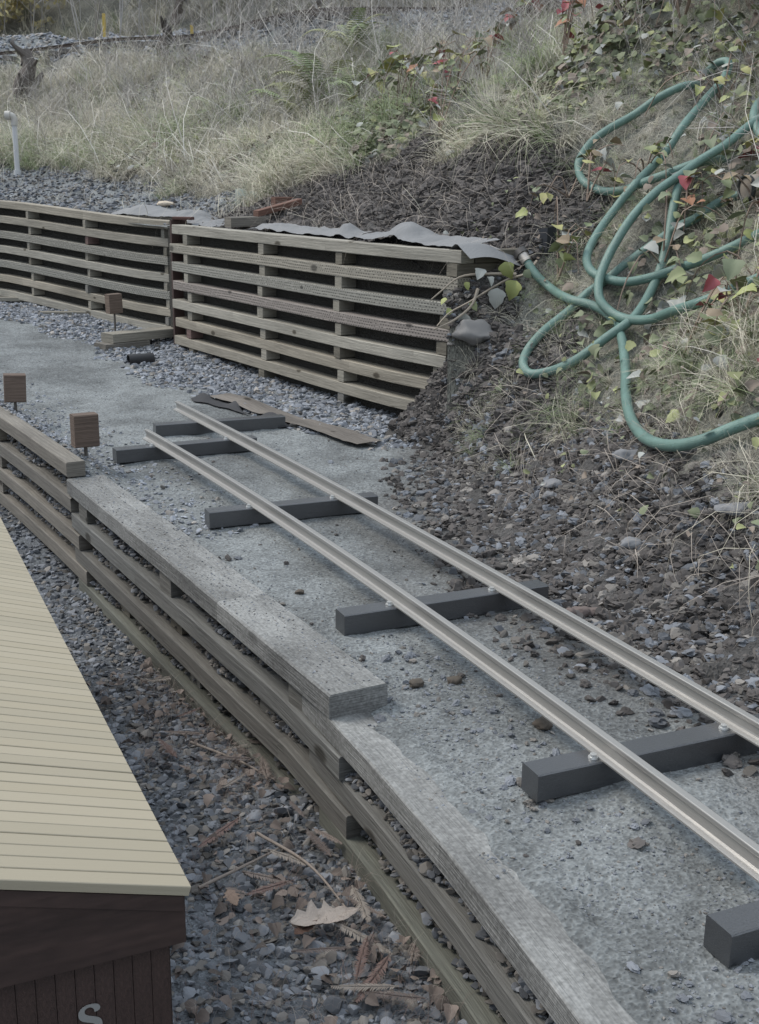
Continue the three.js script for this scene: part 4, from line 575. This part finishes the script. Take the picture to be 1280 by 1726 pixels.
// ------------------------------------------------------------------ ferns and brambles
const frondGeo = (() => { reseed(71); const parts = []; const L = 0.42, c = new THREE.CatmullRomCurve3([V(0, 0, 0), V(0, 0.16, 0.12), V(0, 0.2, 0.28), V(0, 0.14, L)]); parts.push(taper([0, 0.33, 0.66, 1].map(t => c.getPointAt(t)), 0.0025, 0.0008, 8, 4).toNonIndexed()); const lg = leafGeo(72, 0.4).toNonIndexed(); for (let i = 4; i < 26; i++) { const t = i / 26, p = c.getPointAt(t), l = 0.10 * Math.sin(Math.PI * Math.min(1, t * 0.85 + 0.12)); for (const sd of [-1, 1]) { const g = lg.clone(); g.scale(0.2 * l, l * 0.3, l); g.rotateY(sd * 1.05); g.rotateZ(sd * -0.2); g.translate(p.x, p.y, p.z); parts.push(g); } } return mergeGeometries(parts); })();
const fernM = [plain(0.26, 0.32, 0.17, 0.8, { side: THREE.DoubleSide }), plain(0.32, 0.37, 0.20, 0.8, { side: THREE.DoubleSide }), plain(0.37, 0.38, 0.23, 0.8, { side: THREE.DoubleSide })];
function fern(x, z, k, n, label) { const t = thing('fern', label, 'fern', [x, bank(x, z) + 0.06, z], 0, 'ferns on the slope'); for (let i = 0; i < n; i++) { const m = mesh('frond', frondGeo, pick(fernM), t); m.rotation.set(0, i / n * 6.28 + rr(-0.3, 0.3), 0); m.rotation.order = 'YXZ'; m.rotation.x = rr(-0.5, 0.25); m.scale.setScalar(k * rr(0.75, 1.15)); } }
fern(-0.36, -6.9, 0.85, 13, 'bright green fern drooping above the dug earth'); fern(-0.47, -6.7, 0.7, 11, 'small yellowish fern below the larger fern on the slope'); fern(-0.2, -7.5, 0.7, 10, 'pale fern among the dead stems near the hilltop'); fern(-0.15, -6.6, 0.6, 10, 'small fern at the brink of the dug earth'); fern(-1.0, -7.25, 0.35, 9, 'low fern in the open grass near the whitish lump');
const bramLeafM = [[0.19, 0.225, 0.12], [0.23, 0.26, 0.13], [0.34, 0.37, 0.14], [0.37, 0.36, 0.15], [0.38, 0.39, 0.36], [0.17, 0.20, 0.12], [0.27, 0.21, 0.14]].map(c => plain(...c, 0.62, { side: THREE.DoubleSide })), redLeafM = plain(0.32, 0.075, 0.085, 0.6, { side: THREE.DoubleSide }), orangeLeafM = plain(0.34, 0.17, 0.10, 0.65, { side: THREE.DoubleSide }), caneM = plain(0.26, 0.20, 0.16, 0.85);
function bramble(label, x, z, n, size, red = 0, spread = 0.16, group = 'brambles on the bank') {
  const far = z < -4.1, up2 = far ? 0.12 : 0, y = bank(x, z) + (far ? 0.02 : 0.03), t = thing('bramble', label, 'bramble', [x, y, z], 0, group);
  const nc = 2 + Math.floor(n / 8); const canes = [];
  for (let i = 0; i < nc; i++) { const a = rnd() * 6.3, L = spread * rr(0.7, 1.5), e = V(Math.cos(a) * L, 0, Math.sin(a) * L); const gy = bank(x + e.x, z + e.z) - y; const pts = [V(0, -0.01, 0), V(e.x * 0.35, gy * 0.35 + rr(0.06, 0.13) + up2, e.z * 0.35), V(e.x * 0.75, gy * 0.75 + rr(0.06, 0.14) + up2 * 1.2, e.z * 0.75), V(e.x, gy + rr(0.01, 0.07) + up2 * 0.7, e.z)]; canes.push(new THREE.CatmullRomCurve3(pts)); mesh('cane', taper(pts, 0.003, 0.0013, 9, 4), caneM, t); }
  for (let i = 0; i < n; i++) { const c = pick(canes), p = c.getPointAt(rr(0.25, 1)); const m = mesh('leaf', pick(leaves), rnd() < red ? (rnd() < 0.5 ? redLeafM : orangeLeafM) : pick(bramLeafM), t); m.position.set(p.x + rr(-0.015, 0.015), p.y + rr(-0.005, 0.02), p.z + rr(-0.015, 0.015)); m.rotation.set(rr(-0.4, 0.7), rnd() * 6.3, rr(-0.5, 0.5)); m.scale.setScalar(size * rr(0.55, 1.05)); }
}
for (const [lab, x, z, n, size, red, sp] of [
  ['bramble with yellowing leaves hanging at the brink above the dug earth', 0.148, -6.05, 40, 0.095, 0.05, 0.26],
  ['bramble with drab green leaves just left of the yellowing one', 0.05, -5.75, 22, 0.075, 0.02, 0.2],
  ['bramble with dull olive leaves between the dug earth and the red leaves', 0.30, -5.5, 24, 0.07, 0.06, 0.22],
  ['bramble with yellow green leaves at the upper edge of the bare earth', 0.216, -4.93, 24, 0.06, 0.04, 0.18],
  ['bramble with orange leaves near the upper ballast', 0.50, -6.2, 22, 0.085, 0.35, 0.22],
  ['bramble with bright red leaves on the open slope', 0.66, -4.72, 18, 0.06, 0.4, 0.18],
  ['leafy bramble above the topmost loop of hose, mostly yellow green', 0.98, -4.22, 34, 0.065, 0.07, 0.24],
  ['dense green bramble high at the right end of the slope', 1.18, -4.13, 38, 0.07, 0.05, 0.24],
  ['bramble with mixed orange leaves between hillcrest and hose', 0.82, -4.4, 18, 0.055, 0.3, 0.2],
  ['bramble leaves around the top bend of the hose', 1.0, -3.72, 20, 0.05, 0.06, 0.16],
  ['bramble growing inside the upper hose loop', 0.76, -3.60, 16, 0.045, 0.1, 0.14],
  ['bramble with dark red leaf beside the left bend of the hose', 0.60, -3.62, 10, 0.05, 0.3, 0.1],
  ['bramble sprawling across the crossing hoses', 0.83, -3.36, 18, 0.05, 0.05, 0.16],
  ['leafy bramble around the grey hose connector', 0.97, -3.14, 26, 0.055, 0.05, 0.16],
  ['bramble under the middle hose loops', 0.74, -3.2, 18, 0.045, 0.04, 0.15],
  ['bright yellow green bramble above the lowest bend of hose', 0.77, -2.56, 18, 0.06, 0.03, 0.13],
  ['bramble beside the lower right hose run with broad leaves', 0.86, -2.8, 20, 0.055, 0.05, 0.15],
  ['bramble at the hose end near the black plastic corner', 0.50, -3.44, 18, 0.045, 0.02, 0.12],
  ['small bramble low on the bank inside the lowest hose bend', 0.66, -2.62, 12, 0.042, 0.05, 0.1],
  ['pale leaved bramble left of the hose near the soil face', 0.56, -3.72, 12, 0.04, 0.05, 0.12]]) bramble(lab, x, z, n, size, red, sp);
{ // cane with leaves arching over the wall end
  const t = thing('bramble_cane', 'leafy bramble cane arching over the end of the tall wall', 'bramble');
  for (const c of [[[0.444,0.502,-3.49],[0.408,0.467,-3.459],[0.36,0.455,-3.435],[0.303,0.427,-3.406],[0.243,0.393,-3.376],[0.187,0.364,-3.358],[0.154,0.33,-3.337]],[[0.38,0.468,-3.439],[0.294,0.469,-3.418],[0.217,0.461,-3.395],[0.167,0.425,-3.375],[0.137,0.4,-3.368]],[[0.27,0.429,-3.397],[0.251,0.385,-3.374],[0.201,0.345,-3.352],[0.143,0.32,-3.335]]]) mesh('cane', taper(c.map(p => V(...p)), 0.0048, 0.002, 16, 6), plain(0.36, 0.31, 0.25, 0.8), t);
  for (const [i, p] of [[0.344,0.492,-3.425],[0.378,0.441,-3.41],[0.324,0.421,-3.405],[0.28,0.472,-3.419],[0.249,0.383,-3.394],[0.236,0.35,-3.385],[0.177,0.393,-3.397],[0.194,0.362,-3.388],[0.234,0.436,-3.409],[0.30,0.45,-3.42],[0.40,0.47,-3.42]].entries()) { const m = mesh('leaf', leaves[i % 4], bramLeafM[[2, 2, 4, 4, 1, 4, 2, 2, 2, 4, 5][i]], t); m.position.set(p[0], p[1] + 0.012, p[2] + 0.01); m.rotation.set(rr(0.6, 1.4), rr(-0.8, 0.8), rr(-0.5, 0.5)); m.scale.setScalar([0.055, 0.06, 0.062, 0.04, 0.032, 0.045, 0.026, 0.024, 0.025, 0.03, 0.03][i]); }
}
// ------------------------------------------------------------------ litter on the lower bed
const sprayGeo = (() => { reseed(81); const parts = [taper([V(0, 0, 0), V(0.01, 0.008, 0.4), V(-0.02, 0.004, 1)], 0.018, 0.006, 8, 4).toNonIndexed()]; const lg = leafGeo(82, 0.2).toNonIndexed(); for (let i = 2; i < 30; i++) for (const sd of [-1, 1]) { const g = lg.clone(); g.scale(0.034, 0.04, 0.15 * Math.sin(Math.PI * (0.15 + 0.8 * i / 30))); g.rotateY(sd * rr(0.7, 1.1)); g.translate(0.01 * Math.sin(i), 0.006, i / 30); parts.push(g); } return mergeGeometries(parts); })();
const sprayM = [[0.17, 0.115, 0.10], [0.20, 0.165, 0.145], [0.27, 0.24, 0.21], [0.14, 0.115, 0.105]].map(c => plain(...c, 0.85, { side: THREE.DoubleSide }));
reseed(3000);
const litterSpots = [[-0.36, -1.95], [-0.30, -1.88], [-0.26, -1.80], [-0.20, -1.76], [-0.33, -1.78], [-0.17, -1.68], [-0.24, -1.65], [-0.13, -1.60], [-0.20, -1.55], [-0.09, -1.52], [-0.15, -1.47], [-0.06, -1.45], [-0.11, -1.40], [-0.18, -1.42], [-0.03, -1.38], [0.0, -1.28], [0.02, -1.24], [0.045, -1.22], [0.03, -1.18], [0.06, -1.16], [-0.02, -1.19], [0.015, -1.31], [-0.05, -1.30], [-0.10, -1.24], [0.05, -1.27], [-0.28, -1.99], [-0.45, -2.12], [-0.22, -1.84]];
for (const [i, [x, z]] of litterSpots.entries()) { const m = solo('redwood_spray', sprayGeo, sprayM[i % 4], 'dry brown redwood needle spray lying on the lower ballast', 'dead twig', 'dry redwood sprays on the lower ballast'); m.position.set(x, low(x, z) + 0.021, z); m.rotation.set(rr(-0.1, 0.1), rnd() * 6.3, rr(-0.2, 0.2)); m.scale.setScalar(rr(0.05, 0.095)); }
scatter('needle_litter', 'needles', 'fine brown needle litter caught in the lower ballast', 'litter', straws, bladeM, (() => { const out = []; while (out.length < 1300) { const st = rr(-2.1, -0.5), q = frontWall(st) - 0.01 - 0.4 * rnd() ** 1.6, [x, z] = toXZ(st, q); if (fbm(x * 5, z * 5, 77, 3) < 0.42) continue; const v = rr(0.6, 1.3); out.push({ p: [x, lowSQ(st, q) + 0.019, z], s: rr(0.06, 0.16), r: [rr(-0.15, 0.15), rnd() * 6.3, rr(-0.15, 0.15)], c: rnd() < 0.6 ? lin(0.20 * v, 0.145 * v, 0.125 * v) : lin(0.32 * v, 0.285 * v, 0.25 * v) }); } return out; })());
scatter('leaf_litter', 'leaves', 'small brown dead leaves and flakes among the lower ballast', 'litter', leaves, leafM, (() => { const out = []; while (out.length < 420) { const st = rr(-2.2, -0.5), q = frontWall(st) - 0.005 - 0.42 * rnd() ** 1.5, [x, z] = toXZ(st, q); if (fbm(x * 5, z * 5, 77, 3) < 0.40) continue; const v = rr(0.5, 1.3); out.push({ p: [x, lowSQ(st, q) + 0.018, z], s: rr(0.008, 0.024), r: [rr(-0.4, 0.4), rnd() * 6.3, rr(-0.4, 0.4)], c: lin(0.185 * v, 0.15 * v, 0.13 * v) }); } return out; })());
for (const [a, b, lab] of [[[-0.32, -1.86], [-0.16, -1.70], 'grey dead twig on the ballast under the low wall'], [[-0.17, -1.52], [-0.03, -1.33], 'thin pale straight twig on the ballast below the plank end'], [[-0.235, -1.39], [-0.12, -1.50], 'pale fern-like stalk on the ballast near the car corner']]) solo('dead_twig', taper([V(a[0], low(...a) + 0.014, a[1]), V((a[0] + b[0]) / 2 + 0.012, low(...a) + 0.022, (a[1] + b[1]) / 2), V(b[0], low(...b) + 0.012, b[1])], 0.0028, 0.0014, 12, 5), plain(0.34, 0.29, 0.25, 0.85), lab, 'dead twig', 'single dead twigs on the lower ballast');
function deadLeaf(name, x, z, k, turn, col, label, curl) { const g = sheet(14, 18, (u, v) => { const e = 0.82 + 0.18 * Math.cos(v * 34), w = Math.sin(Math.PI * Math.pow(v, 0.8)) * 0.30 * (0.75 + 0.25 * Math.abs(Math.sin(v * 13))), xx = (u - 0.5) * 2 * w * e; return V(xx, curl * (xx * xx * 3.2 + 0.5 * (v - 0.5) ** 2) + 0.05 * (fbm(u * 5, v * 5, 5, 2) - 0.5), v - 0.5); }, (p, u, v) => [u, v]); const m = solo(name, g, plain(...col, 0.85, { side: THREE.DoubleSide, bumpMap: rep(woodBump, 1, 1), bumpScale: 0.001 }), label, 'leaf', 'dry leaves on the lower ballast'); m.position.set(x, low(x, z) + 0.022, z); m.rotation.y = turn; m.scale.setScalar(k); return m; }
deadLeaf('dry_leaf', -0.062, -1.305, 0.095, 1.9, [0.42, 0.37, 0.33], 'large pale curled dry leaf on the ballast below the curving wall', 0.55);
deadLeaf('dry_leaf', -0.186, -1.36, 0.042, 0.4, [0.36, 0.26, 0.20], 'small tan lobed dry leaf on the ballast near the car corner', -0.2);
deadLeaf('dry_leaf', -0.085, -1.285, 0.04, 2.4, [0.13, 0.075, 0.055], 'dark brown dry leaf tucked under the large pale leaf', 0.3);
// ------------------------------------------------------------------ yellow trees beyond the upper line
function tree(name, label, x, z, h, r, cols, n, seed, group) {
  reseed(seed); const y = bank(x, z), t = thing(name, label, 'tree', [x, y - 0.05, z], 0, group); const bark = plain(0.15, 0.13, 0.115, 0.95);
  mesh('trunk', taper([V(0, 0, 0), V(rr(-0.1, 0.1), h * 0.3, 0), V(rr(-0.2, 0.2), h * 0.7, rr(-0.1, 0.1)), V(rr(-0.2, 0.2), h, 0)], 0.05, 0.012, 14, 7), bark, t);
  for (let i = 0; i < 10; i++) { const a = rnd() * 6.3, y0 = h * rr(0.2, 0.85), L = r * rr(0.6, 1.2); mesh('limb', taper([V(0, y0, 0), V(Math.cos(a) * L * 0.5, y0 + L * 0.3, Math.sin(a) * L * 0.5), V(Math.cos(a) * L, y0 + L * rr(0.2, 0.8), Math.sin(a) * L)], 0.018, 0.004, 8, 5), bark, t); }
  const P = []; const cl = []; for (let i = 0; i < 34; i++) { const a = rnd() * 6.3, rad = r * Math.sqrt(rnd()); cl.push([Math.cos(a) * rad, h * rr(0.12, 1.1), Math.sin(a) * rad, rr(0.12, 0.34)]); }
  const im = new THREE.InstancedMesh(leaves[0], leafM, n); im.name = 'crown'; im.userData.kind = 'stuff'; shade(im);
  for (let i = 0; i < n; i++) { const c = pick(cl), d = V(rr(-1, 1), rr(-1, 1), rr(-1, 1)).normalize().multiplyScalar(c[3] * Math.cbrt(rnd())); _m.compose(V(c[0] + d.x, c[1] + d.y, c[2] + d.z), _q.setFromEuler(_e.set(rnd() * 6, rnd() * 6, rnd() * 6)), V(1, 1, 1).multiplyScalar(rr(0.03, 0.07))); im.setMatrixAt(i, _m); const k = pick(cols), v = rr(0.7, 1.2); im.setColorAt(i, lin(k[0] * v, k[1] * v, k[2] * v)); } t.add(im);
}
const YEL = [[0.66, 0.57, 0.28], [0.60, 0.54, 0.32], [0.52, 0.47, 0.26]], DUN = [[0.42, 0.40, 0.34], [0.36, 0.36, 0.28], [0.46, 0.43, 0.37]];
tree('yellow_tree', 'yellow leaved tree beyond the upper line at the far end', -3.75, -12.0, 1.5, 0.6, YEL, 3200, 1, 'trees beyond the upper line');
tree('yellow_tree', 'yellow leaved sapling beside the larger yellow tree', -5.6, -12.4, 1.8, 0.8, YEL, 1800, 2, 'trees beyond the upper line');
for (const [x, z, h, r, sd, lab] of [[-3.3, -12.6, 1.6, 0.7, 3, 'dun coloured thicket tree beside the yellow tree'], [-1.9, -11.4, 1.3, 0.7, 4, 'dun coloured thicket tree behind the yellow stakes'], [-0.6, -10.6, 1.2, 0.7, 5, 'dun coloured thicket tree above the pale fern'], [0.6, -10.0, 1.2, 0.7, 6, 'dun coloured thicket tree beyond the brown boulder']]) tree('thicket_tree', lab, x, z, h, r, DUN, 900, sd, 'trees beyond the upper line');

renderer.render(scene, camera);
